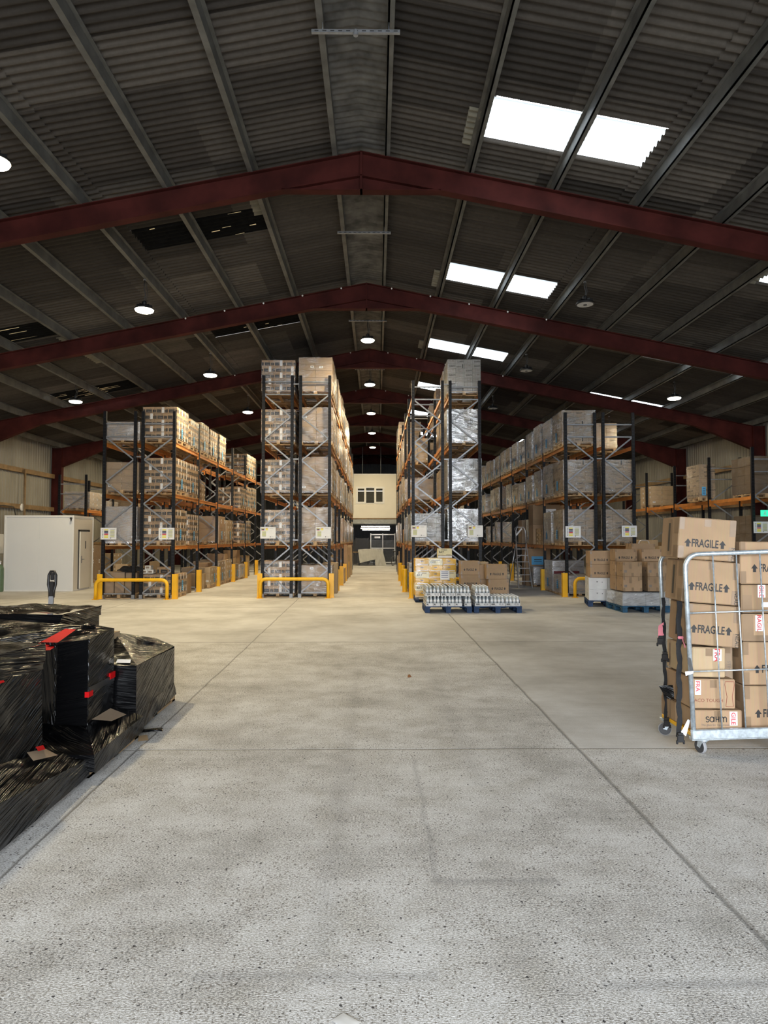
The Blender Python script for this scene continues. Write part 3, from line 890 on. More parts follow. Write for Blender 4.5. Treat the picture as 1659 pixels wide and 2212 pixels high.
# wall fittings on the left
eb = thing('meter_cabinet', 'pale grey meter cabinet on the left wall at the photo edge', 'cabinet', (-13.92, 25.1, 1.25))
mb = MB(); mb.bev(-0.14, -0.30, 0, 0.14, 0.30, 0.72, 0.015); mb.build('cabinet_body', MT['white_panel'], eb)
mb = MB(); mb.box(0.141, -0.27, 0.03, 0.15, 0.27, 0.69); mb.build('door', MT['pvc'], eb)
wf = tag(MB().lathe([(0.0, 0), (0.14, 0.0), (0.15, 0.03), (0.10, 0.06)], 18, Matrix.Rotation(R(90), 4, 'Y')).build('wall_disc', MT['pvc'], None, (-13.99, 27.0, 3.04)), 'white round plate fixed on the timber rail above the cabin', 'plate')
cd = MB(); cd.tube([(-13.92, 24.9, 1.97), (-13.92, 24.9, 3.0), (-13.92, 25.6, 3.05), (-13.92, 26.3, 3.02), (-13.9, 26.5, 2.5), (-13.85, 26.5, 2.3)], 0.02, 6)
tag(cd.build('conduit', MT['dark_metal']), 'dark conduit climbing the left wall from the meter cabinet', 'conduit')
dp = MB(); dp.tube([(-13.9, 27.05, 0), (-13.9, 27.05, 4.55)], 0.045, 8)
tag(dp.build('rust_pipe', MT['timber']), 'rusty upright pipe on the left wall above the cabin', 'pipe')
for k, (x, y) in enumerate(((-13.0, 23.75), (-12.78, 23.45))):
    g = thing('gas_cylinder', ['green gas cylinder against the cabin corner, the rear of two', 'green gas cylinder at the photo edge, front of two beside the cabin'][k], 'cylinder', (x-0.05, y, 0), 0, 'green gas cylinders')
    mb = MB(); mb.lathe([(0.10, 0), (0.115, 0.03), (0.115, 0.78), (0.09, 0.88), (0.03, 0.93)], 14); mb.build('cylinder_body', MT['green'], g)
    mb = MB(); mb.lathe([(0.03, 0.92), (0.03, 1.0), (0.045, 1.02), (0.02, 1.05)], 10); mb.build('valve', MT['alu'], g)

# ------------------------------------------------------------------ far end: office on legs, light tubes, end wall clutter
of = thing('upper_office', 'cream panelled upper office with a white window at the far end', 'office', (0, 47.0, 0))
mb = MB(); wx0, wx1, wz0, wz1 = -1.38, 0.46, 4.29, 5.34
mb.box(-6, 0, 3.22, wx0, 0.08, 6.22); mb.box(wx1, 0, 3.22, 6, 0.08, 6.22); mb.box(wx0, 0, 3.22, wx1, 0.08, wz0); mb.box(wx0, 0, wz1, wx1, 0.08, 6.22)
mb.box(-6, 0.08, 3.22, -5.92, 6, 6.22); mb.box(5.92, 0.08, 3.22, 6, 6, 6.22); mb.build('wall_panels', MT['cream_panel'], of)
mb = MB(); mb.box(-5.92, 2.5, 3.3, 5.92, 2.58, 6.2); mb.build('inner_wall', simple('olive_inner_wall', (0.22, 0.21, 0.16), 0.7), of)
mb = MB(); mb.box(-6.0, -0.01, 6.22, 6, 6, 6.30); mb.build('roof_panel', MT['white_panel'], of)
mb = MB(); mb.box(-6.0, -0.03, 2.86, 6, 6, 3.18); mb.build('floor_edge', simple('grey_fascia', (0.34, 0.36, 0.37), 0.5), of)
mb = MB(); mb.box(-6.0, -0.05, 3.16, 6, -0.03, 3.24); mb.build('timber_edge', MT['timber'], of)
mb = MB()
for x in (-5.8, 5.8): mb.box(x-0.1, 0.1, 0, x+0.1, 0.3, 2.86)
mb.build('support_post', MT['dark_metal'], of)
wf_ = MB()
wf_.box(wx0-0.06, -0.03, wz0-0.06, wx1+0.06, 0.0, wz0); wf_.box(wx0-0.06, -0.03, wz1, wx1+0.06, 0.0, wz1+0.06)
for x in (wx0-0.06, wx0+0.58, wx0+1.20, wx1): wf_.box(x, -0.0295, wz0, x+0.06, 0.02, wz1)
for a, c_ in ((wx0, wx0+0.58), (wx0+1.26, wx1)):
    wf_.box(a, -0.045, wz0, c_, -0.03, wz0+0.07); wf_.box(a, -0.045, wz1-0.07, c_, -0.03, wz1); wf_.box(a, -0.045, wz0+0.07, a+0.07, -0.03, wz1-0.07); wf_.box(c_-0.07, -0.045, wz0+0.07, c_, -0.03, wz1-0.07)
wfo = wf_.build('window_frame', MT['pvc'], of)
m, nt, b = base_mat('office_glass'); b.inputs['Base Color'].default_value = (0.08, 0.08, 0.07, 1); b.inputs['Roughness'].default_value = 0.05
tr = nt.nodes.new('ShaderNodeBsdfTransparent'); mx = nt.nodes.new('ShaderNodeMixShader'); mx.inputs[0].default_value = 0.25
nt.links.new(tr.outputs[0], mx.inputs[1]); nt.links.new(b.outputs[0], mx.inputs[2]); nt.links.new(mx.outputs[0], nt.nodes['Material Output'].inputs['Surface'])
gl = MB(); gl.box(wx0, 0.02, wz0, wx1, 0.025, wz1); gl.build('pane', m, wfo)
bl = MB(); bl.box(wx0+0.6, 0.30, wz0-0.1, wx0+1.2, 0.34, wz0+0.19); bl.build('desk_screen', MT['black'], of)
for k, (y, z) in enumerate(((0.6, 5.38), (1.6, 5.20))):
    t = MB(); t.box(-1.6, y, z, 0.8, y+0.08, z+0.04); t.build('ceiling_tube', MT['tube_dim'], of)
for k in range(2):
    t = MB(); t.tube([(-1.0 + 1.27*k, 0.4, 6.30), (-1.0 + 1.27*k, 0.4, roof_z(-1.0+1.27*k)-0.3)], 0.03, 6); t.build('hanger_rod', MT['galv'], of)
for k, (x0, x1, y, z) in enumerate(((-1.12, 0.92, 48.2, 2.68), (-1.15, 0.94, 47.6, 2.54), (-1.02, 0.9, 47.1, 2.42))):
    t = thing('fluorescent_light', f'lit fluorescent tube under the upper office, {("top", "middle", "lowest")[k]} of three', 'light', (0, y, z), 0, 'lit tubes under the office')
    q = MB(); q.box(x0, -0.05, 0.02, x1, 0.05, 0.07); q.build('batten', MT['pvc'], t)
    q = MB(); q.tube([(x0+0.03, 0, 0.0), (x1-0.03, 0, 0.0)], 0.022, 8); q.build('tube', MT['tube_light'], t)
    q = MB(); q.tube([(x0+0.3, 0, 0.07), (x0+0.3, 0, 2.86-z)], 0.008, 5); q.build('hanger', MT['dark_metal'], t)

# ------------------------------------------------------------------ pallet racking
BAY = 2.77
LV = [1.58, 3.14, 4.70, 6.26]
def zig(H):
    """brace node heights: nine bays of bracing on the tall racks, seven on the low ones, five on the wall racks"""
    n, top = (9, H-0.62) if H > 6 else (7, H-0.80) if H > 5 else (5, H-0.80)
    return [0.17 + (top-0.17)*q/n for q in range(n+1)]
def make_rack(label, x0, x1, y0, nb, H, levels, mirror, skip_beams=()):
    """x0, x1: centre lines of the two posts; frames every BAY from y0"""
    xc = (x0+x1)/2; hw = (x1-x0)/2
    root = thing('pallet_rack', label, 'rack', (xc, y0, 0))
    fm = MB()
    for sx_ in (-1, 1):
        x = sx_*hw
        fm.box(x-0.045, -0.035, 0.005, x+0.045, -0.030, H); fm.box(x-0.045, -0.03, 0.005, x-0.041, 0.035, H); fm.box(x+0.041, -0.03, 0.005, x+0.045, 0.035, H)
        fm.box(x-0.07, -0.06, 0, x+0.07, 0.06, 0.008, 1)
        fm.box(x-0.05, -0.045, 0.008, x+0.05, -0.036, 0.12, 1)
        nh = int((H-0.3)/0.10)
        for q in range(nh):            # punched slots showing light steel
            for dx in (-0.018, 0.018):
                fm.box(x+dx-0.005, -0.0358, 0.25+q*0.10, x+dx+0.005, -0.0352, 0.268+q*0.10, 2)
    fme = fm.mesh('upright_frame', [MT['post'], MT['galv'], MT['dark_metal']])
    zz = zig(H)
    segs = [((-hw+0.03, 0.15), (hw-0.03, 0.15))]
    sd = -1 if mirror else 1
    for q in range(len(zz)-1):
        segs.append(((sd*(hw-0.04), zz[q]), (-sd*(hw-0.04), zz[q+1]))); sd = -sd
    segs.append(((-hw+0.03, zz[-1]+0.03), (hw-0.03, zz[-1]+0.03)))
    segs.append(((-hw+0.03, zz[-1]+0.42), (hw-0.03, zz[-1]+0.42)))
    bme = []
    for (xa, za), (xb, zb) in segs:
        mb = MB(); mb.bar((xa, 0.0, za), (xb, 0.0, zb), 0.032, 0.042)
        mb.bar((xa, -0.019, za), (xb, -0.019, zb), 0.004, 0.030)
        bme.append(mb.mesh('brace', [MT['galv']]))
    allb = MB()
    for (xa, za), (xb, zb) in segs: allb.bar((xa, 0.0, za), (xb, 0.0, zb), 0.032, 0.042)
    ame = allb.mesh('bracing', [MT['galv']])
    for i in range(nb+1):
        f = put('upright_frame', fme, root, (0, i*BAY, 0))
        if i < 2:
            for me in bme: put('brace', me, f)
        else: put('bracing', ame, f)
    bm = MB()
    L = BAY - 0.10
    bm.box(-0.022, -L/2, -0.11, 0.022, L/2, 0.0); bm.box(-0.022, -L/2, -0.03, 0.030, L/2, -0.025)
    for s_ in (-1, 1): bm.box(-0.026, s_*(L/2+0.0)-0.02, -0.19, 0.026, s_*(L/2)+0.03, 0.045)
    beam = bm.mesh('beam', [MT['orange']])
    for li, z in enumerate(levels):
        for i in range(nb):
            if (li, i) in skip_beams: continue
            for sx_ in (-1, 1):
                put('beam', beam, root, (sx_*hw, (i+0.5)*BAY, z))
    return root
def spacers(root, xa, xb, ys, zs):
    """row spacers bolted between back-to-back racks, parts of the first one"""
    for y in ys:
        for z in zs:
            mb = MB(); mb.box(xa, -0.03, -0.02, xb, 0.03, 0.02)
            o = mb.build('row_spacer', MT['galv'], root)
            o.location = Vector((0, y, z)) - Vector((root.location.x, root.location.y, 0))

RACKS = {
 'LA': (-8.21, -7.29, 20.6), 'LB': (-7.06, -6.12, 20.6),
 'CA': (-3.50, -2.62, 21.0), 'CB': (-2.36, -1.46, 21.0),
 'DA': (1.12, 2.03, 21.0), 'DB': (2.27, 3.18, 21.0),
 'RA': (5.90, 6.82, 21.2), 'RB': (7.08, 8.02, 21.2)}
rk = {}
rk['LA'] = make_rack('low pallet rack nearest the white cabin, its cabin side run', *RACKS['LA'], 4, 5.65, LV[:3], False)
rk['LB'] = make_rack('low pallet rack by the white cabin, run facing the left aisle', *RACKS['LB'], 6, 5.65, LV[:3], True)
rk['CA'] = make_rack('tall pallet rack left of the main aisle, its left run', *RACKS['CA'], 4, 6.85, LV, False)
rk['CB'] = make_rack('tall pallet rack left of the main aisle, run facing the office aisle', *RACKS['CB'], 7, 6.85, LV, True)
rk['DA'] = make_rack('tall pallet rack right of the main aisle, half empty left run', *RACKS['DA'], 6, 6.7, LV, False)
rk['DB'] = make_rack('tall pallet rack right of the main aisle, right run with white cartons', *RACKS['DB'], 6, 6.7, LV, True)
rk['RA'] = make_rack('low pallet rack on the right, run of grey wrapped pallets', *RACKS['RA'], 7, 5.75, LV[:3], False)
rk['RB'] = make_rack('low pallet rack on the right, run behind stacked fragile cartons', *RACKS['RB'], 3, 5.75, LV[:3], True)
rk['WR'] = make_rack('pallet rack along the right wall with one long orange beam', 11.65, 12.75, 21.0, 4, 4.65, [3.12], True)
rk['WL'] = make_rack('short pallet rack against the left wall behind the cabin', -12.6, -11.55, 27.2, 3, 4.35, [2.95], True)
spacers(rk['LA'], -7.29, -7.06, (20.6, 23.37), (1.75, 4.27))
spacers(rk['CA'], -2.62, -2.36, (21.0, 23.77), (1.76, 4.25, 6.58))
spacers(rk['DA'], 2.03, 2.27, (21.0, 23.77), (1.75, 4.25, 6.58))
spacers(rk['RA'], 6.82, 7.08, (21.2, 23.97), (1.75, 4.30))

# ------------------------------------------------------------------ cartons
CM = [MT['card'], MT['ink'], MT['label'], MT['ink_red'], MT['label_blue'], MT['tape'], MT['ink_soft'], MT['ink_brown']]
def cmats(base): return [MT[base]] + CM[1:]
def face_frame(face, w_, d_, e=0.0015):
    if face == 'f': return frame((0, -d_/2-e, 0), (1,0,0), (0,0,1))
    if face == 'b': return frame((0, d_/2+e, 0), (-1,0,0), (0,0,1))
    if face == 'r': return frame((w_/2+e, 0, 0), (0,1,0), (0,0,1))
    return frame((-w_/2-e, 0, 0), (0,-1,0), (0,0,1))
def carton_mb(w_, d_, h, prints=(), tape=True, c=0.006, mb=None, at=(0,0,0), seam='x', turn=0):
    """a closed carton: rounded edges, lid seam with tape, printed marks per face. Base centre at `at`."""
    own = mb is None
    if own: mb = MB()
    T = Matrix.Translation(at) @ Matrix.Rotation(turn, 4, 'Z')
    mb.bev(-w_/2, -d_/2, 0, w_/2, d_/2, h, c, 0, T)
    if tape:
        if seam == 'x':
            mb.box(-w_/2+c, -0.028, h-0.001, w_/2-c, 0.028, h+0.001, 5, T)
            for s_ in (-1, 1): mb.box(s_*(w_/2+0.0006)-0.0006, -0.028, h-0.07, s_*(w_/2+0.0006)+0.0006, 0.028, h-c, 5, T)
        else:
            mb.box(-0.028, -d_/2+c, h-0.001, 0.028, d_/2-c, h+0.001, 5, T)
            for s_ in (-1, 1): mb.box(-0.028, s_*(d_/2+0.0006)-0.0006, h-0.07, 0.028, s_*(d_/2+0.0006)+0.0006, h-c, 5, T)
    for p in prints:
        fr = T @ face_frame(p[0], w_, d_)
        k = p[1]
        if k == 'rect': mb.rect(p[2], p[3], p[4], p[5], fr @ Matrix.Translation((0, 0, p[7] if len(p) > 7 else 0)), p[6])
        elif k == 'text': mb.text(p[2], p[3], fr @ Matrix.Translation((p[4], p[5], 0.0006)) @ (Matrix.Rotation(R(p[7]), 4, 'Z') if len(p) > 7 else Matrix()), p[6], p[8] if len(p) > 8 else 0.0, p[9] if len(p) > 9 else 1.0)
        elif k == 'arrow': up_arrow(mb, p[2], p[3], p[4], fr, p[5])
        elif k == 'mark': glass_maker_mark(mb, p[2], fr @ Matrix.Translation((p[3], p[4], 0.0004)), p[5])
        elif k == 'line': mb.stroke(p[2], p[3], fr, p[4])
    return mb

def p_panel(face, w_, h, variant):
    """printed black panel cartons with white shipping labels"""
    out = []
    if variant == 0:
        out.append((face, 'rect', -w_*0.24, h*0.10, w_*0.27, h*0.62, 1)); out.append((face, 'rect', -w_*0.49, h*0.10, -w_*0.33, h*0.62, 1))
        out.append((face, 'rect', -w_*0.12, h*0.26, w_*0.18, h*0.33, 6, 0.0006)); out.append((face, 'rect', w_*0.10, h*0.78, w_*0.22, h*0.84, 1))
        out.append((face, 'rect', w_*0.34, h*0.12, w_*0.49, h*0.58, 1))
    else:
        out.append((face, 'rect', -w_*0.32, h*0.10, w_*0.08, h*0.62, 1)); out.append((face, 'rect', w_*0.14, h*0.06, w_*0.36, h*0.96, 2, 0.0008))
        out.append((face, 'rect', w_*0.17, h*0.52, w_*0.33, h*0.54, 6, 0.0014)); out.append((face, 'rect', w_*0.17, h*0.80, w_*0.30, h*0.83, 6, 0.0014))
        out.append((face, 'rect', w_*0.40, h*0.12, w_*0.49, h*0.56, 1)); out.append((face, 'rect', -w_*0.49, h*0.12, -w_*0.38, h*0.56, 1))
    return out
def p_sahm(face, w_, h, variant):
    out = []
    if variant in (0, 3):
        out.append((face, 'mark', 0.050, w_*0.04, h*0.34, 1))
    if variant in (1, 3):
        x = -w_*0.30
        out.append((face, 'line', [(x-0.03, h*0.2), (x-0.036, h*0.8), (x+0.036, h*0.8), (x+0.03, h*0.2), (x-0.03, h*0.2)], 0.006, 6))
        out.append((face, 'line', [(w_*0.05, h*0.72), (w_*0.35, h*0.72)], 0.012, 6)); out.append((face, 'line', [(w_*0.05, h*0.60), (w_*0.28, h*0.60)], 0.007, 6))
    if variant == 2:
        for x in (-w_*0.3, -w_*0.12, w_*0.28): out.append((face, 'line', [(x, h*0.08), (x, h*0.92)], 0.006, 6))
        out.append((face, 'line', [(-w_*0.1, h*0.35), (w_*0.2, h*0.35)], 0.008, 6)); out.append((face, 'line', [(-w_*0.1, h*0.2), (w_*0.12, h*0.2)], 0.006, 6))
    if variant == 4:
        out.append((face, 'rect', w_*0.30, h*0.06, w_*0.40, h*0.94, 1)); out.append((face, 'mark', 0.045, -w_*0.12, h*0.25, 1))
    return out
def p_plain(face, w_, h, variant):
    out = []
    if variant == 1:
        out.append((face, 'rect', 0.10, h*0.42, 0.21, h*0.76, 2)); out.append((face, 'rect', 0.125, h*0.54, 0.185, h*0.63, 1, 0.0008))
    if variant == 2:
        out.append((face, 'rect', -0.14, h*0.38, -0.03, h*0.72, 2)); out.append((face, 'rect', -0.115, h*0.50, -0.055, h*0.60, 1, 0.0008))
    return out

def pallet_mb(mb, w_, d_, mi=0, h=0.145):
    """deck boards run along x; blocks and runners beneath"""
    n = 7 if d_ > 1.05 else 6
    bw = 0.105
    for i in range(n):
        y = -d_/2 + bw/2 + i*(d_-bw)/(n-1)
        mb.box(-w_/2, y-bw/2, h-0.022, w_/2, y+bw/2, h, mi)
    for i in range(3):
        x = (-w_/2+0.05, 0, w_/2-0.05)[i]
        mb.box(x-0.05, -d_/2, h-0.044, x+0.05, d_/2, h-0.022, mi)
        mb.box(x-0.05, -d_/2, 0, x+0.05, d_/2, 0.022, mi)
        for j in range(3):
            y = (-d_/2+0.065, 0, d_/2-0.065)[j]
            mb.box(x-0.05, y-0.065, 0.022, x+0.05, y+0.065, h-0.044, mi)
    for y in (-d_/2+0.05, d_/2-0.05): mb.box(-w_/2, y-0.05, 0, w_/2, y+0.05, 0.021, mi)
    return mb
PALLET = {}
def pallet_mesh(w_, d_, mat):
    k = (w_, d_, mat)
    if k not in PALLET: PALLET[k] = pallet_mb(MB(), w_, d_).mesh('pallet', [MT[mat]])
    return PALLET[k]
def wrap_mesh(w_, d_, z0, z1, mat, seed, amp=0.012, lean=0.0, sag=0.012, lo=True):
    """stretch film around a load: four creased sides and a loose top"""
    mb = MB(); x, y = w_/2+0.010, d_/2+0.010
    A = [(-x,-y), (x,-y), (x,y), (-x,y)]
    rg = random.Random(seed)
    top = [(a*(1-lean*0.04), b_*(1-lean*0.04)) for a, b_ in A]
    nv = max(6, int((z1-z0)*9))
    for k in range(4):
        a, b_ = A[k], A[(k+1) % 4]; c_, d2 = top[(k+1) % 4], top[k]
        mb.patch((*a, z0), (*b_, z0), (*c_, z1), (*d2, z1), 10, nv, amp, seed*4+k, 0, rg.uniform(-0.25, 0.25), 3.5, sag)
    mb.patch((*top[0], z1), (*top[1], z1), (*top[2], z1), (*top[3], z1), 8, 8, amp*1.6, seed*4+9, 0, 0.4, 4, 0.01)
    if lo:                                   # skirt gathered over the pallet edge
        q = 0.02
        for k in range(4):
            a, b_ = A[k], A[(k+1) % 4]
            mb.patch((a[0]*0.985, a[1]*0.985, z0-0.06), (b_[0]*0.985, b_[1]*0.985, z0-0.06), (*b_, z0), (*a, z0), 12, 2, 0.012, seed*4+20+k, 0, 0.9, 9, 0.0, False)
    return mb.mesh('stretch_wrap', [MT[mat]])

LOADS = {}
# kind: base card, (nx, ny), layer height, print maker, film, pallet wood, description
KINDS = {
 'panel': dict(card='card', nx=3, ny=4, lh=0.192, pr=p_panel, nvar=2, film='film', desc='black-panelled cartons'),
 'plain': dict(card='card_tall', nx=2, ny=3, lh=0.208, pr=p_plain, nvar=3, film='film', desc='plain brown cartons'),
 'white': dict(card='card_off', nx=4, ny=4, lh=0.142, pr=p_sahm, nvar=5, film='film_thin', desc='white glassware cartons'),
 'sahm': dict(card='card_grey', nx=3, ny=4, lh=0.165, pr=p_sahm, nvar=5, film='film', desc='brown glassware cartons'),
 'grey': dict(card='card_grey', nx=3, ny=4, lh=0.165, pr=p_sahm, nvar=5, film='film_grey', desc='greyish glassware cartons'),
 'buff': dict(card='card_pale', nx=2, ny=3, lh=0.20, pr=p_plain, nvar=3, film='film_thin', desc='buff cartons'),
 'dark': dict(card='card_shaded', nx=2, ny=3, lh=0.3, pr=p_plain, nvar=1, film='film_thin', desc='boxes coloured dark for shade'),  # right wall boxes, their shade painted in as darker card
 'big': dict(card='card', nx=1, ny=2, lh=0.46, pr=p_plain, nvar=3, film='film', desc='large brown boxes'),
}
def carton_proto(kind, w_, d_, h, var, side):
    K = KINDS[kind]
    pr = []
    for f in 'flrb':
        ww = w_ if f in 'fb' else d_
        pr += K['pr'](f, ww, h, var if f in 'fb' else (var+1) % K['nvar'])
    return carton_mb(w_, d_, h, pr, tape=False, c=0.005)
def load_proto(kind, layers, detail, seed, W=1.04, D=1.20, blue='r', filmk=None, pmat='wood'):
    """returns a hidden-free prototype description: list of (name, mesh, loc, sub list)"""
    key = (kind, layers, detail, seed, W, D, blue, filmk, pmat)
    if key in LOADS: return LOADS[key]
    K = KINDS[kind]; rg = random.Random(seed*17+3)
    nx, ny, lh = K['nx'], K['ny'], K['lh']
    cw, cd = W/nx, D/ny
    parts = [('pallet', pallet_mesh(W-0.03, D-0.02, pmat), (0,0,0))]
    z0 = 0.146; mats = cmats(K['card'])
    protos = {}
    def proto(v):
        if v not in protos:
            mb = carton_proto(kind, cw-0.004, cd-0.004, lh-0.003, v, None)
            protos[v] = (mb, mb.mesh('carton', mats) if detail else None)
        return protos[v]
    big = MB()
    for l in range(layers):
        for i in range(nx):
            for j in range(ny):
                if 0 < i < nx-1 and 0 < j < ny-1 and l < layers-1: continue
                if kind == 'panel': v = (i + l) % 2 if rg.random() < 0.85 else rg.randrange(2)
                elif kind == 'plain' or kind == 'buff' or kind in ('big', 'dark'): v = rg.choice([0, 0, 0, 1, 2]) % K['nvar'] if (i*3+j+l) % 3 == 0 else 0
                else: v = rg.choice([0, 1, 1, 2, 2, 3, 4]) if 0 < i < nx-1 or l % 2 == 0 else rg.choice([0, 1, 2])
                loc = (-W/2+cw*(i+0.5)+rg.uniform(-.003, .003), -D/2+cd*(j+0.5)+rg.uniform(-.003, .003), z0+l*lh)
                mb, me = proto(v)
                if detail: parts.append(('carton', me, loc))
                else:
                    o = len(big.v)
                    big.v += [(x+loc[0], y+loc[1], z+loc[2]) for x, y, z in mb.v]
                    big.f += [tuple(t+o for t in fc) for fc in mb.f]; big.m += mb.m; big.sm += mb.sm
    if not detail: parts.append(('carton_stack', big.mesh('carton_stack', mats), (0,0,0)))
    ztop = z0 + layers*lh
    parts.append(('stretch_wrap', wrap_mesh(W, D, z0-0.01, ztop+0.006, filmk or K['film'], seed, 0.012 if 'grey' not in (filmk or K['film']) else 0.030), (0,0,0)))
    lb = MB()
    for f in blue:
        ww, dd = W+0.05, D+0.05
        fr = face_frame(f, ww, dd)
        x0 = rg.uniform(-0.15, 0.15)
        lb.rect(x0-0.07, z0+0.06, x0+0.07, z0+0.36, fr, 0)
        for q in range(4): lb.rect(x0-0.045, z0+0.10+q*0.065, x0+0.045, z0+0.125+q*0.065, fr @ Matrix.Translation((0, 0, 0.002)), 1)
    if blue: parts.append(('blue_label', lb.mesh('blue_label', [MT['label_blue'], MT['navy']]), (0,0,0)))
    LOADS[key] = parts
    return parts
LVN = ['floor level', 'first beams', 'second beams', 'third beams', 'top beams']
RKN = {'LA': 'cabin side of low left rack', 'LB': 'aisle side of low left rack', 'CA': 'left run of tall left rack', 'CB': 'right run of tall left rack',
       'DA': 'left run of tall right rack', 'DB': 'right run of tall right rack', 'RA': 'left run of low right rack', 'RB': 'right run of low right rack',
       'WR': 'right wall rack', 'WL': 'left wall rack'}
FACE = {'LA': 'l', 'LB': 'r', 'CA': 'l', 'CB': 'r', 'DA': 'l', 'DB': 'r', 'RA': 'l', 'RB': 'r', 'WR': 'l', 'WL': 'r'}
def slot_y(rack, s_):
    y0 = RACKS[rack][2] if rack in RACKS else {'WR': 21.0, 'WL': 27.2}[rack]
    return y0 + (s_//2)*BAY + (0.70, 2.06)[s_ % 2]
lrg = random.Random(11)
def load(rack, level, s_, kind, layers, detail=None, filmk=None, W=1.04, D=1.20, blue=True, dx=0.0, pmat='wood', seed=None):
    x0, x1, _ = RACKS[rack]
    if detail is None: detail = s_ == 0
    z = 0.0 if level == 0 else LV[level-1]
    if s_ > 0 and D == 1.20: D = 1.08
    sd = seed if seed is not None else (s_ * 3 + level) % 4
    K = KINDS[kind]
    fk = filmk or K['film']
    fw_ = {'film': 'clear-wrapped', 'film_sheen': 'shiny-wrapped', 'film_thin': 'thin-wrapped', 'film_grey': 'grey-wrapped', 'film_silver': 'white-wrapped'}[fk]
    root = thing('wrapped_pallet', f"{fw_} pallet of {K['desc']}, {LVN[level]}, {ordn[s_]} slot, {RKN[rack]}", 'pallet load',
                 ((x0+x1)/2 + dx + lrg.uniform(-.015, .015), slot_y(rack, s_) + lrg.uniform(-.03, .03), z), lrg.uniform(-.02, .02), f'wrapped pallets in the {RKN[rack]}')
    if s_ > 0: root.scale = (1, 1, lrg.uniform(0.90, 1.05))
    for nm, me, loc in load_proto(kind, layers, detail, sd, W, D, FACE[rack] if blue else '', filmk, pmat):
        put(nm, me, root, loc)
    return root

# tall rack left of the aisle
for lv in range(5): load('CA', lv, 0, 'panel', 5, blue=False, seed=lv)
for lv in (2, 3, 4): load('CA', lv, 1, 'panel', 5)
for lv, ly in ((0, 4), (1, 5), (2, 5), (3, 5), (4, 5)): load('CB', lv, 0, 'plain', ly, seed=lv)
CBF = {4: [('plain', 5), ('sahm', 6), ('grey', 6), ('plain', 5), ('sahm', 6), ('grey', 5), ('sahm', 6), ('grey', 6), ('plain', 4)],
       3: [('plain', 5), ('sahm', 6), ('grey', 6), ('sahm', 6), ('plain', 5), ('sahm', 6), ('grey', 6), ('buff', 5), ('sahm', 6), ('grey', 6), ('sahm', 6), ('buff', 5), ('grey', 6)],
       2: [('plain', 5), ('buff', 5), ('sahm', 6), ('grey', 6), ('buff', 5), ('sahm', 6), ('grey', 6), ('sahm', 5), ('buff', 4), ('sahm', 6), ('grey', 6), ('buff', 5), ('sahm', 6)],
       1: [None, None, None, None, ('big', 2), ('big', 2), ('buff', 4), ('grey', 6), ('sahm', 6), ('buff', 5), ('grey', 5), ('sahm', 6), ('buff', 4)]}
for lv, row in CBF.items():
    for q, t in enumerate(row):
        if t: load('CB', lv, q+1, *t)
for q in (9, 11, 12): load('CB', 0, q, 'sahm', 5)
# low rack beside the cabin
for lv, q, ly in ((1, 0, 5), (2, 0, 5), (3, 0, 5), (1, 1, 5), (2, 1, 5), (3, 1, 5), (3, 2, 5), (3, 3, 5), (3, 4, 5), (3, 8, 5), (3, 9, 5), (1, 7, 4), (1, 8, 5), (2, 7, 4), (2, 8, 5), (2, 9, 5)):
    load('LB', lv, q, 'panel', ly, seed=(lv+q) % 3)
load('LB', 0, 0, 'panel', 3, seed=1)
load('LB', 1, 4, 'big', 2, filmk='film'); load('LB', 1, 5, 'buff', 4)
for q, k, ly in ((3, 'buff', 3), (4, 'plain', 4), (5, 'buff', 4), (6, 'sahm', 4), (7, 'grey', 3)): load('LB', 0, q, k, ly)
load('LA', 1, 0, 'plain', 5, filmk='film_grey'); load('LA', 2, 0, 'plain', 4); load('LA', 3, 0, 'sahm', 3, filmk='film_grey')
for lv, q, k in ((1, 2, 'buff'), (2, 3, 'buff'), (1, 5, 'plain'), (2, 5, 'plain')): load('LA', lv, q, k, 4)
# tall rack right of the aisle
for lv, ly in ((1, 7), (2, 7), (3, 7), (4, 7)): load('DB', lv, 0, 'white', ly, seed=lv-1, filmk='film_sheen' if lv < 4 else None)
for lv, q, k, ly in ((4, 1, 'sahm', 6), (3, 1, 'sahm', 6), (2, 1, 'plain', 5), (1, 1, 'sahm', 6), (4, 3, 'sahm', 6), (3, 2, 'sahm', 6), (3, 3, 'plain', 4), (2, 2, 'sahm', 6), (2, 3, 'sahm', 6), (1, 2, 'sahm', 5), (1, 4, 'sahm', 6),
                     (4, 5, 'sahm', 6), (3, 5, 'sahm', 6), (2, 5, 'plain', 5), (1, 5, 'plain', 4), (0, 2, 'plain', 2), (0, 4, 'plain', 3)):
    load('DB', lv, q, k, ly)
load('DA', 1, 0, 'white', 6, detail=True, filmk='film_thin', seed=9); load('DA', 1, 1, 'white', 6)
for lv, q, k, ly in ((3, 4, 'buff', 5), (3, 5, 'buff', 5), (2, 3, 'buff', 4), (2, 4, 'buff', 5), (2, 5, 'plain', 5), (4, 8, 'sahm', 6), (4, 10, 'plain', 5), (3, 7, 'sahm', 6), (3, 8, 'sahm', 6), (3, 10, 'buff', 5), (2, 7, 'plain', 5), (2, 8, 'sahm', 5), (2, 10, 'buff', 5),
                     (1, 3, 'white', 6), (1, 6, 'grey', 5), (1, 8, 'buff', 4), (1, 9, 'sahm', 5), (1, 11, 'grey', 5), (0, 1, 'white', 6), (0, 8, 'buff', 5), (0, 10, 'sahm', 5)):
    load('DA', lv, q, k, ly)
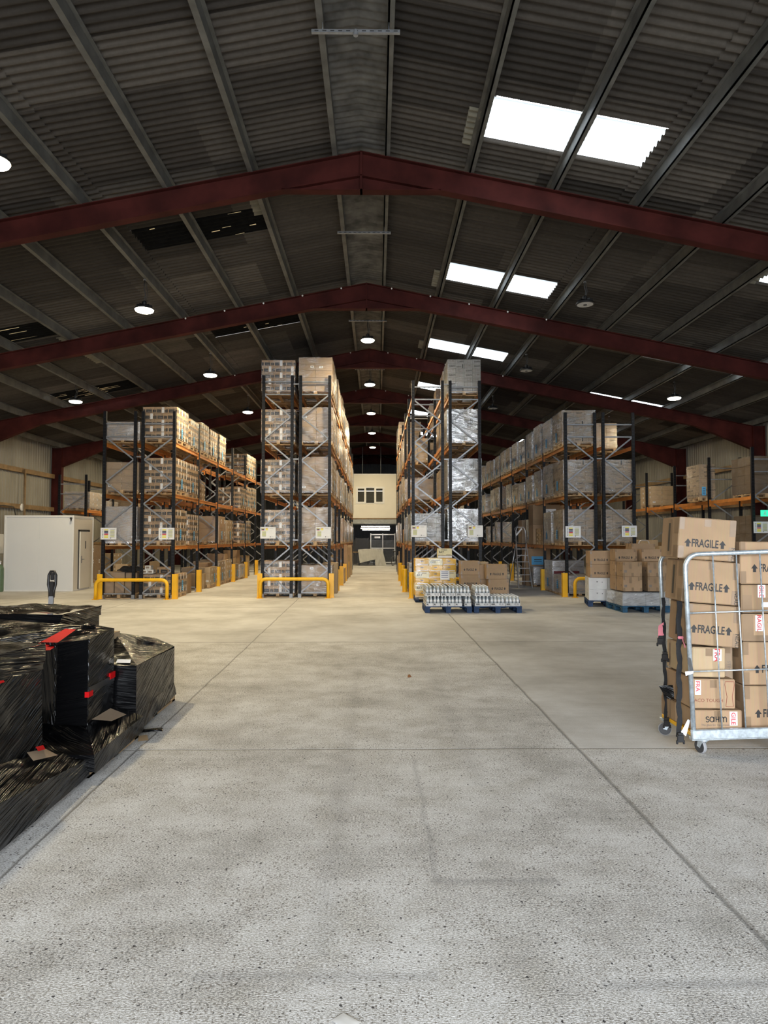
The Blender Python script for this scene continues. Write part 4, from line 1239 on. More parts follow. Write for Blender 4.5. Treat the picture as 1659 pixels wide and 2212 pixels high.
# low rack on the right
for q in range(13): load('RA', 3, q, 'grey' if q not in (0, 5) else 'sahm', 6, filmk='film_grey' if q else 'film_sheen')
for q, k in ((0, 'sahm'), (1, 'grey'), (2, 'grey'), (3, 'grey'), (4, 'grey'), (5, 'sahm'), (6, 'grey'), (8, 'sahm'), (9, 'grey'), (11, 'grey'), (12, 'grey')):
    load('RA', 2, q, k, 5 if q in (4, 5) else 6, filmk='film_grey' if q not in (0, 5, 8) else 'film_sheen')
load('RA', 1, 0, 'sahm', 6, filmk='film_sheen'); load('RA', 1, 1, 'grey', 6); load('RA', 1, 3, 'grey', 5)
load('RA', 1, 9, 'grey', 6, W=0.7, D=0.7); load('RA', 1, 11, 'grey', 5, W=0.7, D=0.7)
load('RA', 0, 0, 'grey', 3); load('RA', 0, 1, 'white', 7, filmk='film_grey'); load('RA', 0, 3, 'white', 4, filmk='film_grey')
load('RB', 1, 0, 'sahm', 6, filmk='film_sheen'); load('RB', 2, 0, 'sahm', 6, filmk='film_sheen'); load('RB', 0, 0, 'sahm', 5, detail=False); load('RB', 3, 1, 'sahm', 5, filmk='film')
load('RB', 1, 2, 'buff', 4)
RACKS['WR'] = (11.65, 12.75, 21.0); RACKS['WL'] = (-12.6, -11.55, 27.2)
LVsave = list(LV)
LV[:] = [0.0, 3.12]
def wall_load(rack, z, y, kind, layers, label, dx=0, W=0.75, D=1.0, blue='', filmk=None):
    root = thing('wrapped_pallet', label, 'pallet load', ((RACKS[rack][0]+RACKS[rack][1])/2+dx, y, z))
    for nm, me, loc in load_proto(kind, layers, False, 2, W, D, blue, filmk, 'wood'): put(nm, me, root, loc)
wall_load('WR', 3.12, 24.35, 'sahm', 7, 'tall wrapped pallet with blue sheet standing on the long orange beam', W=0.57, D=0.95, blue='f', dx=-0.62+0.05)
wall_load('WR', 3.12, 29.6, 'buff', 4, 'pallet of buff cartons at the far end of the orange beam', W=1.0, D=1.1)
wall_load('WR', 3.12, 22.4, 'dark', 4, 'pallet of large boxes coloured dark for shade on the orange beam beside the red column', W=1.0, D=1.2, dx=0.35)
wall_load('WR', 0.0, 24.0, 'sahm', 12, 'tall streaky wrapped stack under the orange beam with red stickers', W=0.95, D=0.8)
wall_load('WR', 0.0, 22.2, 'dark', 8, 'tall wrapped boxes coloured dark for shade under the orange beam by the red column', W=1.0, D=1.1, dx=0.25)
wall_load('WL', 2.95, 28.2, 'buff', 3, 'flat-stacked cartons on the left wall rack above the cabin', W=1.0, D=1.2, filmk='film_grey')
wall_load('WL', 2.95, 30.0, 'grey', 2, 'low film-wrapped pallet on the left wall rack above the cabin', W=1.0, D=1.2, filmk='film_grey')
wall_load('WL', 2.95, 32.9, 'plain', 6, 'tall dark cartons far along the left wall rack', W=1.0, D=1.2)
wall_load('WL', 0.0, 28.2, 'big', 3, 'tall cream-taped boxes standing behind the white cabin', W=1.0, D=1.2)
wall_load('WL', 0.0, 30.6, 'buff', 5, 'wrapped buff cartons on the floor behind the cabin', W=1.0, D=1.2, blue='r')
LV[:] = LVsave

# ------------------------------------------------------------------ guards, barriers and load notices
def guard(x, y, label, group, face=1, h=0.74):
    """yellow angle guard wrapped round a rack post, bolted to the floor"""
    g = thing('post_guard', label, 'guard', (x, y, 0), 0, group)
    mb = MB(); mb.box(-0.075, -0.085, 0, 0.075, -0.070, h); mb.box(-0.075, -0.070, 0, -0.062, 0.07, h); mb.box(0.062, -0.070, 0, 0.075, 0.07, h)
    mb.build('guard_shell', MT['yellow'], g)
    mb = MB(); mb.box(-0.11, -0.11, 0, 0.11, -0.086, 0.010); mb.build('base_flange', MT['yellow'], g)
    return g
for r, side, n, nm in (('LB', 1, 6, 'the left aisle'), ('RA', 0, 5, 'the right aisle')):
    for i in range(n):
        x = RACKS[r][side] + (0.075 if side else -0.075)
        guard(x, RACKS[r][2] + i*BAY, f'yellow post guard, {ordn[i]} along the rack facing {nm}', f'yellow guards along {nm}')
guard(RACKS['LA'][0]-0.06, 20.6, 'yellow post guard at the cabin end of the low left barrier', 'yellow guards at rack ends')
guard(RACKS['CA'][0]-0.07, 21.0, 'yellow post guard at the outer end of the tall left rack barrier', 'yellow guards at rack ends')
guard(RACKS['CB'][1]+0.07, 21.0, 'yellow post guard at the aisle end of the tall left rack barrier', 'yellow guards at rack ends')
for i in (1, 2, 3, 4, 5):
    guard(RACKS['CB'][1]+0.09, 21.0+i*BAY, f'yellow post guard {ordn[i]} along the tall left rack in the main aisle', 'yellow guards in the main aisle')
def bollard(x, y, label, r=0.085, h=0.78):
    b_ = thing('bollard', label, 'bollard', (x, y, 0), 0, 'yellow bollards by the main aisle')
    mb = MB(); mb.lathe([(r, 0.008), (r, h-0.01), (r-0.012, h)], 16); mb.build('bollard_tube', MT['yellow'], b_)
    mb = MB(); mb.box(-r-0.03, -r-0.03, 0, r+0.03, r+0.03, 0.010); mb.build('base_plate', MT['yellow'], b_)
bollard(RACKS['DA'][0]-0.06, 20.72, 'yellow bollard beside the yellow wrapped pallet')
bollard(RACKS['DA'][0]-0.17, 23.2, 'stout yellow round bollard, second along the tall right rack')
bollard(RACKS['DA'][0]-0.12, 26.3, 'yellow bollard with split guard, third along the tall right rack')
bollard(RACKS['DA'][0]-0.12, 29.2, 'distant yellow bollard behind cartons along the tall right rack')
def barrier(x0, x1, y, label):
    b_ = thing('barrier', label, 'barrier', ((x0+x1)/2, y, 0), 0, 'yellow hoop barriers at rack ends')
    hw = (x1-x0)/2; r = 0.05; h = 0.58; c = 0.16
    pts = [(-hw, 0, 0.01), (-hw, 0, h-c)] + [(-hw+c-c*math.cos(R(a)), 0, h-c+c*math.sin(R(a))) for a in (22, 45, 68, 90)] + \
          [(hw-c+c*math.sin(R(a)), 0, h-c+c*math.cos(R(a))) for a in (0, 22, 45, 68, 90)] + [(hw, 0, 0.01)]
    MB().tube(pts, r, 12).build('hoop', MT['yellow'], b_)
    for s_ in (-1, 1):
        mb = MB(); mb.box(s_*hw-0.09, -0.08, 0, s_*hw+0.09, 0.08, 0.012)
        for a in (-1, 1): mb.lathe([(0.014, 0.012), (0.014, 0.026)], 6, Matrix.Translation((s_*hw+a*0.065, -0.055, 0)))
        mb.build('floor_plate', MT['yellow'], b_)
barrier(-8.30, -6.20, 20.32, 'yellow hoop barrier before the low left rack near the white cabin')
barrier(-3.52, -1.47, 20.72, 'yellow hoop barrier before the tall rack left of the main aisle')
barrier(1.14, 3.10, 20.70, 'yellow hoop barrier hidden behind the yellow wrapped pallet')
barrier(6.06, 8.00, 20.90, 'yellow hoop barrier before the low right rack behind white cartons')
def notice(x, y, z, style, label, w_=0.46, h=0.34):
    n_ = thing('load_notice', label, 'sign', (x, y, z), 0, 'rack load notices')
    mb = MB(); mb.box(-w_/2, 0, -h/2, w_/2, 0.006, h/2); mb.box(-w_/2-0.006, -0.003, -h/2-0.006, w_/2+0.006, 0.004, -h/2+0.004); mb.box(-w_/2-0.006, -0.003, h/2-0.004, w_/2+0.006, 0.004, h/2+0.006)
    mb.box(-w_/2-0.006, -0.003, -h/2, -w_/2+0.003, 0.004, h/2); mb.box(w_/2-0.003, -0.003, -h/2, w_/2+0.006, 0.004, h/2)
    mb.build('board', MT['label'], n_)
    p = MB(); fr = frame((0, -0.0015, 0), (1, 0, 0), (0, 0, 1))
    if style == 0:                   # coloured bands and hazard triangles, load diagram on the right
        for q, mi in enumerate((0, 1, 2, 3, 0, 0)):
            z_ = 0.115 - q*0.045
            if q < 5 or True:
                p.rect(-0.13, z_-0.017, -0.01, z_+0.017, fr, mi) if q not in (5,) else p.rect(-0.13, z_-0.022, -0.01, z_+0.020, fr, mi)
            if q < 6: p.add([(-0.185, z_-0.014, 0), (-0.150, z_-0.014, 0), (-0.1675, z_+0.016, 0)], [(0, 1, 2)], 4, fr)
        for q in range(5):
            p.rect(0.05, 0.08-q*0.045, 0.18, 0.10-q*0.045, fr, 5)
            p.rect(0.045, 0.068-q*0.045, 0.185, 0.074-q*0.045, fr, 4)
        p.rect(0.05, 0.125, 0.19, 0.131, fr, 4); p.rect(0.055, -0.145, 0.08, -0.122, fr, 2)
    else:                            # mostly white, small hazard block and yellow load rows at the left
        p.rect(-0.19, 0.07, -0.12, 0.085, fr, 3); p.rect(-0.19, 0.09, -0.12, 0.12, fr, 1); p.rect(-0.19, 0.125, -0.12, 0.140, fr, 0)
        p.rect(-0.075, 0.075, 0.0, 0.13, fr, 0); p.rect(-0.075, 0.132, 0.0, 0.145, fr, 3)
        for q in range(4):
            p.rect(-0.18, 0.02-q*0.042, -0.06, 0.046-q*0.042, fr, 5); p.rect(-0.18, 0.008-q*0.042, -0.06, 0.013-q*0.042, fr, 4)
        p.rect(0.06, -0.138, 0.085, -0.113, fr, 4); p.rect(0.10, -0.13, 0.17, -0.125, fr, 4); p.rect(0.05, 0.125, 0.16, 0.130, fr, 4)
        p.rect(-0.205, 0.07, -0.197, 0.145, fr, 4); p.rect(-0.108, 0.07, -0.100, 0.145, fr, 4)
    p.build('printed_panel', [MT['ysign'], MT['ink'], MT['navy'], MT['ink_red'], MT['ink'], MT['olive']], n_)
ZN = 1.95
notice(-8.03, 20.53, ZN, 0, 'colour-banded load notice on the cabin-side post of the low left rack')
notice(-6.30, 20.53, ZN, 0, 'colour-banded load notice on the aisle-side post of the low left rack')
notice(-3.33, 20.93, ZN+0.03, 1, 'mostly white load notice on the outer post of the tall left rack')
notice(-1.64, 20.93, ZN+0.03, 1, 'mostly white load notice on the main-aisle post of the tall left rack')
notice(1.29, 20.93, ZN+0.08, 1, 'mostly white load notice on the main-aisle post of the tall right rack')
notice(3.02, 20.93, ZN+0.08, 1, 'mostly white load notice on the outer post of the tall right rack')
notice(6.09, 21.13, ZN+0.06, 0, 'colour-banded load notice on the aisle-side post of the low right rack')
notice(7.84, 21.13, ZN+0.08, 0, 'colour-banded load notice on the outer post of the low right rack')
notice(11.85, 20.93, ZN+0.20, 0, 'colour-banded load notice on the wall rack below the green exit sign')
ex = thing('exit_sign', 'lit green fire exit sign at the right edge of the photo', 'sign', (11.78, 20.55, 2.57))
MB().box(-0.13, 0, -0.095, 0.20, 0.05, 0.095).build('sign_box', MT['exit_green'], ex)
p = MB(); fr = frame((-0.02, -0.002, 0), (1, 0, 0), (0, 0, 1)); p.lathe([(0.016, 0), (0.016, 0.001)], 10, fr @ Matrix.Translation((0, 0.05, 0)))
p.stroke([(0, 0.035), (-0.01, -0.01), (0.025, -0.04), (0.02, -0.075)], 0.018, fr); p.stroke([(-0.01, -0.01), (-0.03, -0.04), (-0.055, -0.045)], 0.016, fr); p.stroke([(-0.04, 0.02), (0.0, 0.028), (0.03, 0.0)], 0.012, fr)
p.build('running_figure', MT['label'], ex)

# ------------------------------------------------------------------ blue pallets with water bottles
def blue_pallet(x, y, W, D, rz, mat, label, group=None):
    t = thing('pallet', label, 'pallet', (x, y, 0), rz, group)
    h = 0.162
    mb = MB(); n = 7; bw = 0.125
    for i in range(n):
        yy = -D/2 + bw/2 + i*(D-bw)/(n-1)
        mb.bev(-W/2, yy-bw/2, h-0.022, W/2, yy+bw/2, h, 0.003)
    for xx in (-W/2+0.07, 0, W/2-0.07): mb.box(xx-0.07, -D/2, h-0.042, xx+0.07, D/2, h-0.0225)
    mb.build('deck', MT[mat], t)
    bl_ = MB(); bl_.bev(-0.06, -0.07, 0.02, 0.06, 0.07, h-0.0425, 0.004); bme = bl_.mesh('block', [MT[mat]])
    for xx in (-W/2+0.062, 0, W/2-0.062):
        for yy in (-D/2+0.072, 0, D/2-0.072): put('block', bme, t, (xx, yy, 0))
    for xx in (-W/2+0.062, 0, W/2-0.062):
        r_ = MB(); r_.box(xx-0.055, -D/2+0.002, 0, xx+0.055, D/2-0.002, 0.0195); r_.build('runner', MT[mat], t)
    return t
PZ = 0.162
bot = MB()
bot.lathe([(0.026, 0), (0.031, 0.006), (0.031, 0.055), (0.031, 0.10), (0.0315, 0.101), (0.0315, 0.145), (0.031, 0.146), (0.029, 0.165), (0.018, 0.195), (0.013, 0.203), (0.013, 0.207), (0.016, 0.208), (0.016, 0.226), (0.014, 0.229)],
          10, None, 0, [0, 0, 0, 2, 2, 2, 0, 0, 0, 0, 1, 1, 1])
m, nt, b = base_mat('clear_water_bottle'); b.inputs['Base Color'].default_value = (0.42, 0.47, 0.50, 1); b.inputs['Roughness'].default_value = 0.08; b.inputs['Specular IOR Level'].default_value = 1.0
MT['bottle'] = m
BOT = bot.mesh('bottle', [MT['bottle'], MT['pvc'], MT['label']])
def pack_proto(nx, ny, pitch=0.066):
    W, D = nx*pitch+0.006, ny*pitch+0.006
    tr_ = MB(); h = 0.075
    tr_.box(-W/2, -D/2, 0, W/2, D/2, 0.004); tr_.box(-W/2, -D/2, 0.004, W/2, -D/2+0.003, h); tr_.box(-W/2, D/2-0.003, 0.004, W/2, D/2, h)
    tr_.box(-W/2, -D/2+0.003, 0.004, -W/2+0.003, D/2-0.003, 0.15); tr_.box(W/2-0.003, -D/2+0.003, 0.004, W/2, D/2-0.003, 0.15)
    fr = face_frame('f', W, D)
    tr_.rect(-W*0.42, 0.040, -W*0.18, 0.060, fr, 1); tr_.rect(-W*0.42, 0.022, -W*0.10, 0.031, fr, 2)
    if nx > 2: tr_.rect(W*0.10, 0.045, W*0.22, 0.056, fr, 1); tr_.rect(W*0.27, 0.045, W*0.40, 0.056, fr, 1); tr_.rect(W*0.12, 0.02, W*0.40, 0.026, fr, 2)
    fl_ = face_frame('l', W, D)
    tr_.rect(-D*0.4, 0.10, -D*0.1, 0.13, fl_, 2); tr_.rect(-D*0.4, 0.04, D*0.2, 0.055, fl_, 1); tr_.rect(D*0.1, 0.10, D*0.35, 0.16, fl_, 2)
    return tr_.mesh('tray', [MT['card_white'], MT['ink'], MT['ink_soft']]), [(-W/2+0.003+pitch*(i+0.5), -D/2+0.003+pitch*(j+0.5), 0.005) for j in range(ny) for i in range(nx)], W, D
PK = {'narrow': pack_proto(2, 3, 0.080), 'wide': pack_proto(4, 2, 0.088), 'low': pack_proto(4, 2, 0.088)}
def pack(kind, x, y, z, label, rows=99, handle=False):
    tme, spots, W, D = PK[kind]
    t = thing('bottle_pack', label, 'bottle pack', (x, y, z), lrg.uniform(-.02, .02), 'trays of bottled water')
    put('tray', tme, t)
    for (bx, by, bz) in spots:
        o = put('bottle', BOT, t, (bx, by, bz)); o.scale = (1.15, 1.15, 1.02)
    if handle:
        st_ = MB(); st_.box(-W/2, -0.012, 0.236, W/2, 0.012, 0.2375); st_.box(-0.03, -D/2, 0.2378, 0.03, D/2, 0.239); st_.build('carry_strip', MT['ink'], t)
    return t
P1X, P1Y = 1.73, 17.05
blue_pallet(P1X, P1Y, 1.14, 1.0, 0, 'wood_blue', 'blue pallet with two full layers of bottled water')
col_n = ['outer', 'second', 'third', 'fourth', 'fifth', 'sixth']
for j in range(2):
    for i in range(6):
        xx = P1X - 0.455 + i*0.176 + (0.05 if i == 5 else 0)
        pack('narrow', xx, P1Y-0.36+j*0.26, PZ, f'small water tray, {ordn[i]} from left, {("front","second")[j]} row, bottom layer, fuller blue pallet')
for j in range(3):
    xx = P1X - 0.42 + j*0.42
for j in range(2):
    pack('narrow', P1X-0.455, P1Y+0.14+j*0.26, PZ, f'small water tray, first from left, {("third","fourth")[j]} row, bottom layer, fuller blue pallet')
for j in range(5):
    for i in range(3):
        pack('wide', P1X - 0.375 + i*0.368, P1Y-0.385+j*0.19, PZ+0.242, f'wide water tray, {ordn[i]} from left, {ordn[j]} row back, top layer, fuller blue pallet', handle=True)
# hidden supports under the rear of the top layer are more trays
for j in range(2):
    for i in range(1, 6):
        pack('narrow', P1X-0.455+i*0.176, P1Y+0.14+j*0.26, PZ, f'small water tray, {ordn[i]} from left, {("third","fourth")[j]} row, bottom layer, fuller blue pallet')
P2X, P2Y = 2.93, 17.05
blue_pallet(P2X, P2Y, 1.16, 1.0, 0, 'wood_blue', 'blue pallet with one layer of bottled water and two fragile cartons')
for j in range(5):
    for i in range(3):
        pack('low', P2X - 0.375 + i*0.368, P2Y-0.385+j*0.19, PZ, f'wide water tray, {ordn[i]} from left, {ordn[j]} row back, on half-empty blue pallet')
for j in range(4):
    pack('wide', P2X - 0.375, P2Y-0.36+j*0.19, PZ+0.242, f'raised water tray, {ordn[j]} row back, on the second layer of half-empty pallet')

# ------------------------------------------------------------------ loose cartons
FONT_B = 0.022
def p_fragile(w_, h, size, cz, arrows=True, face='f'):
    out = [(face, 'text', 'FRAGILE', size, 0.0, cz, 1, 0.0, FONT_B, 0.68)]
    if arrows:
        tw = size*1.85
        out += [(face, 'arrow', -tw, cz-0.02*size, size*0.78, 1), (face, 'arrow', tw, cz-0.02*size, size*0.78, 1)]
    return out
def p_tapes(w_, d_, h, faces='flr'):
    """brown printed tape lapping the edges"""
    out = []
    for f in faces:
        ww = w_ if f in 'fb' else d_
        out += [(f, 'rect', -ww/2+0.002, h*0.78, -ww/2+0.045, h-0.004, 5, 0.0004), (f, 'rect', ww/2-0.045, h*0.78, ww/2-0.002, h-0.004, 5, 0.0004),
                (f, 'rect', -ww/2+0.002, 0.004, -ww/2+0.045, h*0.24, 5, 0.0004), (f, 'rect', ww/2-0.045, 0.004, ww/2-0.002, h*0.24, 5, 0.0004)]
    return out
def box_thing(label, x, y, z, w_, d_, h, prints=(), base='card', rz=0.0, group=None, rot=None, seam='x', name='cardboard_box'):
    o = carton_mb(w_, d_, h, prints, seam=seam).build(name, cmats(base), None, (x, y, z), rot or (0, 0, rz))
    return tag(o, label, 'box', group)
def fbox(label, x, y, z, w_, d_, h, size=None, cz=None, rz=0.0, group=None, base='card', extra=()):
    size = size or h*0.22
    return box_thing(label, x, y, z, w_, d_, h, p_fragile(w_, h, size, cz if cz is not None else h*0.28) + p_tapes(w_, d_, h) + list(extra), base, rz, group)
GF = 'FRAGILE cartons stacked behind the bottles'
zb = PZ + 0.245
fbox('brown FRAGILE carton standing on bottled water, lower of the front pair', 3.10, 17.62, zb-0.01, 0.52, 0.40, 0.365, 0.085, 0.10, 0.0, GF)
fbox('brown FRAGILE carton on top of the front pair above bottled water', 3.06, 17.64, zb+0.357, 0.53, 0.40, 0.375, 0.085, 0.10, 0.01, GF)
box_thing('carton turned side-on behind the front FRAGILE pair, lower', 2.88, 18.10, zb-0.03, 0.40, 0.46, 0.36, p_tapes(0.40, 0.46, 0.36), 'card', 0.02, GF)
box_thing('carton turned side-on behind the front FRAGILE pair, upper', 2.84, 18.10, zb+0.332, 0.40, 0.46, 0.37, p_tapes(0.40, 0.46, 0.37), 'card', -0.02, GF)
blue_pallet(2.75, 18.25, 1.2, 1.0, 0, 'wood_blue', 'blue pallet behind the bottles carrying FRAGILE cartons')
for k in range(2):
    pass
fbox('brown FRAGILE carton beside the yellow pallet, middle of its stack', 2.44, 18.02, 0.45+PZ-0.12, 0.50, 0.42, 0.36, 0.08, 0.11, 0.0, GF)
fbox('brown FRAGILE carton beside the yellow pallet, top of its stack', 2.43, 18.02, 0.45+PZ-0.12+0.362, 0.50, 0.42, 0.36, 0.08, 0.11, 0.0, GF)
fbox('brown FRAGILE carton beside the yellow pallet, bottom of its stack', 2.45, 18.03, PZ, 0.50, 0.42, 0.328, 0.08, 0.11, 0.0, GF)
for k in range(2):
    box_thing(f'yellowish carton with round stamp between the two FRAGILE stacks, {("lower","upper")[k]}', 2.80, 18.45, PZ+0.02+0.50*k, 0.36, 0.42, 0.495,
              [('f', 'line', arc(-0.05, 0.22, 0.05, 0.05, 0, 360, 14), 0.006, 6), ('f', 'rect', 0.06, 0.05, 0.12, 0.40, 6)] + p_tapes(0.36, 0.42, 0.495), 'card_pale', 0.0, GF)

# yellow wrapped pallet with a cream-and-yellow carton on it
yp = thing('wrapped_pallet', 'clear-wrapped pallet of yellow cartons standing before the tall right rack', 'pallet load', (1.67, 19.85, 0))
put('pallet', pallet_mesh(1.16, 1.0, 'wood_blue'), yp)
rg = random.Random(4)
for l in range(6):
    for i in range(3):
        for j in range(2):
            base = 'card_cream' if (l in (1, 3) and i == 0) or (l == 3 and i == 2) or (l == 5 and i == 1) else 'card_yellow'
            pr = []
            if base == 'card_cream': pr = [('f', 'text', 'BAY', 0.085, -0.08, 0.055, 1, 0.0, 0.02), ('f', 'rect', -0.13, 0.128, 0.12, 0.150, 6)]
            else: pr = [('f', 'rect', -0.05, 0.10, 0.03, 0.13, 6), ('f', 'rect', -0.15, 0.02, 0.16, 0.035, 2)]
            carton_mb(0.376, 0.49, 0.178, pr, tape=False).build('carton', cmats(base), yp, (-0.382+i*0.382, -0.25+j*0.5, 0.146+l*0.18))
put('stretch_wrap', wrap_mesh(1.15, 1.0, 0.14, 0.146+6*0.18+0.01, 'film_thin', 77, 0.020), yp)
lb = MB(); fr = frame((0.25, -0.53, 0.78), (1, 0, 0), (0, 0, 1)); lb.rect(-0.13, -0.14, 0.13, 0.12, fr)
for q in range(4): lb.rect(-0.10, 0.07-q*0.05, 0.09, 0.085-q*0.05, fr @ Matrix.Translation((0, 0, .001)), 1)
lb.build('shipping_label', [MT['label'], MT['navy']], yp)
box_thing('cream and yellow lettered carton alone on top of the yellow pallet', 1.94, 19.62, 0.146+6*0.18+0.03, 0.40, 0.32, 0.26,
          [('f', 'text', 'BAY', 0.075, -0.10, 0.135, 1, 0.0, 0.02), ('f', 'text', 'STABLE', 0.05, -0.02, 0.205, 1, 0.0, 0.01), ('f', 'rect', -0.2, 0.0, 0.2, 0.05, 2), ('f', 'rect', -0.2, 0.05, 0.2, 0.066, 6), ('f', 'rect', 0.03, 0.075, 0.17, 0.085, 1), ('f', 'rect', -0.18, 0.10, -0.05, 0.108, 6)], 'card_cream')

# right-hand pallets: white cartons with FRAGILE cartons, and a silver-wrapped base with cartons
blue_pallet(6.20, 18.55, 1.0, 1.2, R(-12), 'wood_blue', 'dark blue pallet under the white cartons on the right')
g = 'white cartons on the right blue pallet'
ct, st_ = math.cos(R(-12)), math.sin(R(-12))
def on_r1(u, v): return (6.20 + u*ct - v*st_, 18.55 + u*st_ + v*ct)
for k in range(2):
    for i in range(2):
        for j in range(2):
            x, y = on_r1(-0.24+0.48*i, -0.28+0.54*j)
            z = PZ + 0.30*k
            pr = [('f', 'rect', -0.03, 0.17, -0.018, 0.20, 1), ('f', 'rect', -0.04, 0.195, 0.0, 0.205, 1), ('f', 'rect', 0.10, 0.17, 0.112, 0.20, 1), ('l', 'rect', -0.1, 0.1, -0.04, 0.2, 6)]
            if k == 1 and j == 0: pr = pr + [('f', 'line', [(-0.2, 0.02), (0.0, -0.01), (0.2, 0.02)], 0.01, 2)]
            box_thing(f'white carton on the dark blue pallet, {("lower","upper")[k]} layer, {("front","rear")[j]} {("aisle side","inner")[i]}', x, y, z, 0.475, 0.535, 0.298, pr, 'card_white', R(-12), g)
g = 'FRAGILE cartons on the white cartons'
for k in range(2):
    for j in range(2):
        x, y = on_r1(-0.17, -0.30+0.46*j)
        fbox(f'FRAGILE carton above the white cartons, {("lower","upper")[k]}, {("front","rear")[j]}', x, y, PZ+0.602+0.352*k, 0.56, 0.44, 0.35, 0.085, 0.09, R(-8), g)
        x, y = on_r1(0.34, -0.10+0.46*j)
        box_thing(f'carton beside the FRAGILE pair on white cartons, {("lower","upper")[k]}, {("front","rear")[j]}', x, y, PZ+0.602+0.352*k, 0.36, 0.44, 0.35, p_tapes(0.36, 0.44, 0.35), 'card', R(-8), g)
r2 = blue_pallet(6.55, 17.2, 1.16, 1.2, 0, 'wood_teal', 'teal blue pallet with a white film-wrapped layer beneath brown cartons')
sw = thing('wrapped_carton_layer', 'low white film-wrapped layer of cartons on the teal pallet', 'wrapped cartons', (6.55, 17.2, PZ))
for i in range(2):
    for j in range(2):
        carton_mb(0.55, 0.55, 0.30, (), tape=False).build('carton', cmats('card_white'), sw, (-0.28+0.56*i, -0.28+0.56*j, 0.0))
wm = wrap_mesh(1.14, 1.14, 0.0, 0.325, 'film_silver', 31, 0.03, 0.5, lo=False)
put('stretch_wrap', wm, sw)
g = 'brown taped cartons on the teal pallet'
for k in range(2):
    for i in range(2):
        for j in range(2):
            x = 6.55 - 0.30 + 0.60*i; y = 17.2 - 0.30 + 0.50*j
            h = 0.355
            pr = p_tapes(0.46, 0.46, h) + [('f', 'rect', -0.09, h*0.55, -0.02, h-0.005, 5, 0.0005), ('f', 'rect', -0.03, 0.005, 0.03, h*0.26, 5, 0.0005), ('f', 'rect', 0.13, h*0.7, 0.17, h*0.97, 5), ('l', 'arrow', 0.1, 0.12, 0.05, 1), ('f', 'rect', -0.21, 0.10, -0.14, 0.16, 6)]
            box_thing(f'brown taped carton above white wrap, {("lower","upper")[k]} tier, {("aisle side","wall side")[i]}, {("front","rear")[j]}', x, y, PZ+0.348+0.358*k, 0.47, 0.46, h, pr, 'card', 0.02*(i-j), g)
for q, (x, y) in enumerate(((6.33, 17.55), (6.95, 17.42), (6.62, 17.72))):
    fbox(f'FRAGILE carton on the top tier above white wrap, {("aisle side", "wall side", "rear")[q]}', x, y, PZ+0.348+0.716, 0.52, 0.40, 0.30, 0.085, 0.06, 0.03*q, 'FRAGILE cartons topping the teal pallet')
fbox('FRAGILE carton alone at the peak of the right-hand stack', 7.0, 18.1, PZ+0.348+0.716+0.08, 0.62, 0.44, 0.36, 0.085, 0.05, 0.0)
box_thing('carton under the peak FRAGILE carton at the rear of the right-hand stack', 7.02, 18.12, PZ+0.34, 0.62, 0.44, 0.80, (), 'card')
box_thing('carton on the floor carrying the rear of the right-hand stack', 7.02, 18.14, 0.0, 0.64, 0.46, 0.50, (), 'card')

# stray cartons in and around the racks
rg = random.Random(21)
def stray(x, y, z, w_, d_, h, label, base='card', rz=0.0, prints=()):
    return box_thing(label, x, y, z, w_, d_, h, prints, base, rz)
stray(-6.45, 20.98, 0.146+3*0.192+0.02, 0.42, 0.34, 0.20, 'loose black-panelled carton atop the floor pallet of the left aisle rack', 'card', 0, p_panel('f', 0.42, 0.20, 0))
for k, (x, z) in enumerate(((-6.98, 0), (-6.80, 0), (-6.88, 0.125))):
    stray(x-0.05, 20.9, 0.146+3*0.192+0.02+z, 0.17, 0.25, 0.12, f'small white packet on the floor pallet behind the left barrier, {("first","second","top")[k]} of three', 'card_white', 0, [('f', 'rect', -0.06, 0.03, 0.05, 0.09, 6)])
LAX = -7.75
for k, (dx, dy, z, w_, d_, h) in enumerate(((-0.36, 0.36, 0.15, 0.30, 0.5, 0.42), (-0.04, 0.36, 0.15, 0.28, 0.5, 0.42), (0.26, 0.38, 0.15, 0.28, 0.5, 0.44), (-0.20, 0.40, 0.585, 0.6, 0.5, 0.20), (0.30, 0.42, 0.60, 0.34, 0.5, 0.17))):
    stray(LAX+dx, 20.7+dy, z, w_, d_, h, f'dull brown carton behind the left barrier on the cabin side, {ordn[k]} of five', 'card_tall', 0)
tpl = thing('pallet', 'wooden pallet under dull cartons behind the left barrier', 'pallet', (LAX, 21.15, 0)); put('deck', pallet_mesh(1.0, 1.0, 'wood'), tpl)
bag = MB()
for q in range(3): bag.patch((-0.30+q*0.2, -0.2, 0.0), (0.05+q*0.2, -0.22, -0.05), (0.06+q*0.2, 0.2, 0.10-q*0.02), (-0.28+q*0.2, 0.2, 0.06), 8, 8, 0.05, q+3, 0, 0.3, 6, 0.10, False)
tag(bag.build('black_sack', MT['strap'], None, (LAX+0.18, 21.0, 0.83)), 'crumpled black sack on cartons behind the left barrier', 'sack')
for k in range(9):
    stray(-9.35+rg.uniform(-.25, .25), 25.8+0.42*k, 0 if k % 3 else 0.0, 0.45, 0.36, rg.uniform(0.5, 1.0), f'buff carton by the far side of the white cabin, {ordn[k]} back', 'card_pale', rg.uniform(-.1, .1))
for k, (y, w_, h) in enumerate(((22.7, 0.55, 0.62), (25.0, 0.6, 0.55), (25.7, 0.5, 0.9), (27.2, 0.7, 0.85), (28.0, 0.7, 1.2), (29.8, 0.6, 1.0), (30.7, 0.6, 1.3), (33.0, 0.6, 1.0))):
    stray(-6.50, y, 0.0, w_, 0.7, h, f'brown carton on the floor of the left aisle rack, {ordn[k]} back', ['card', 'card_pale'][k % 2], rg.uniform(-.05, .05))
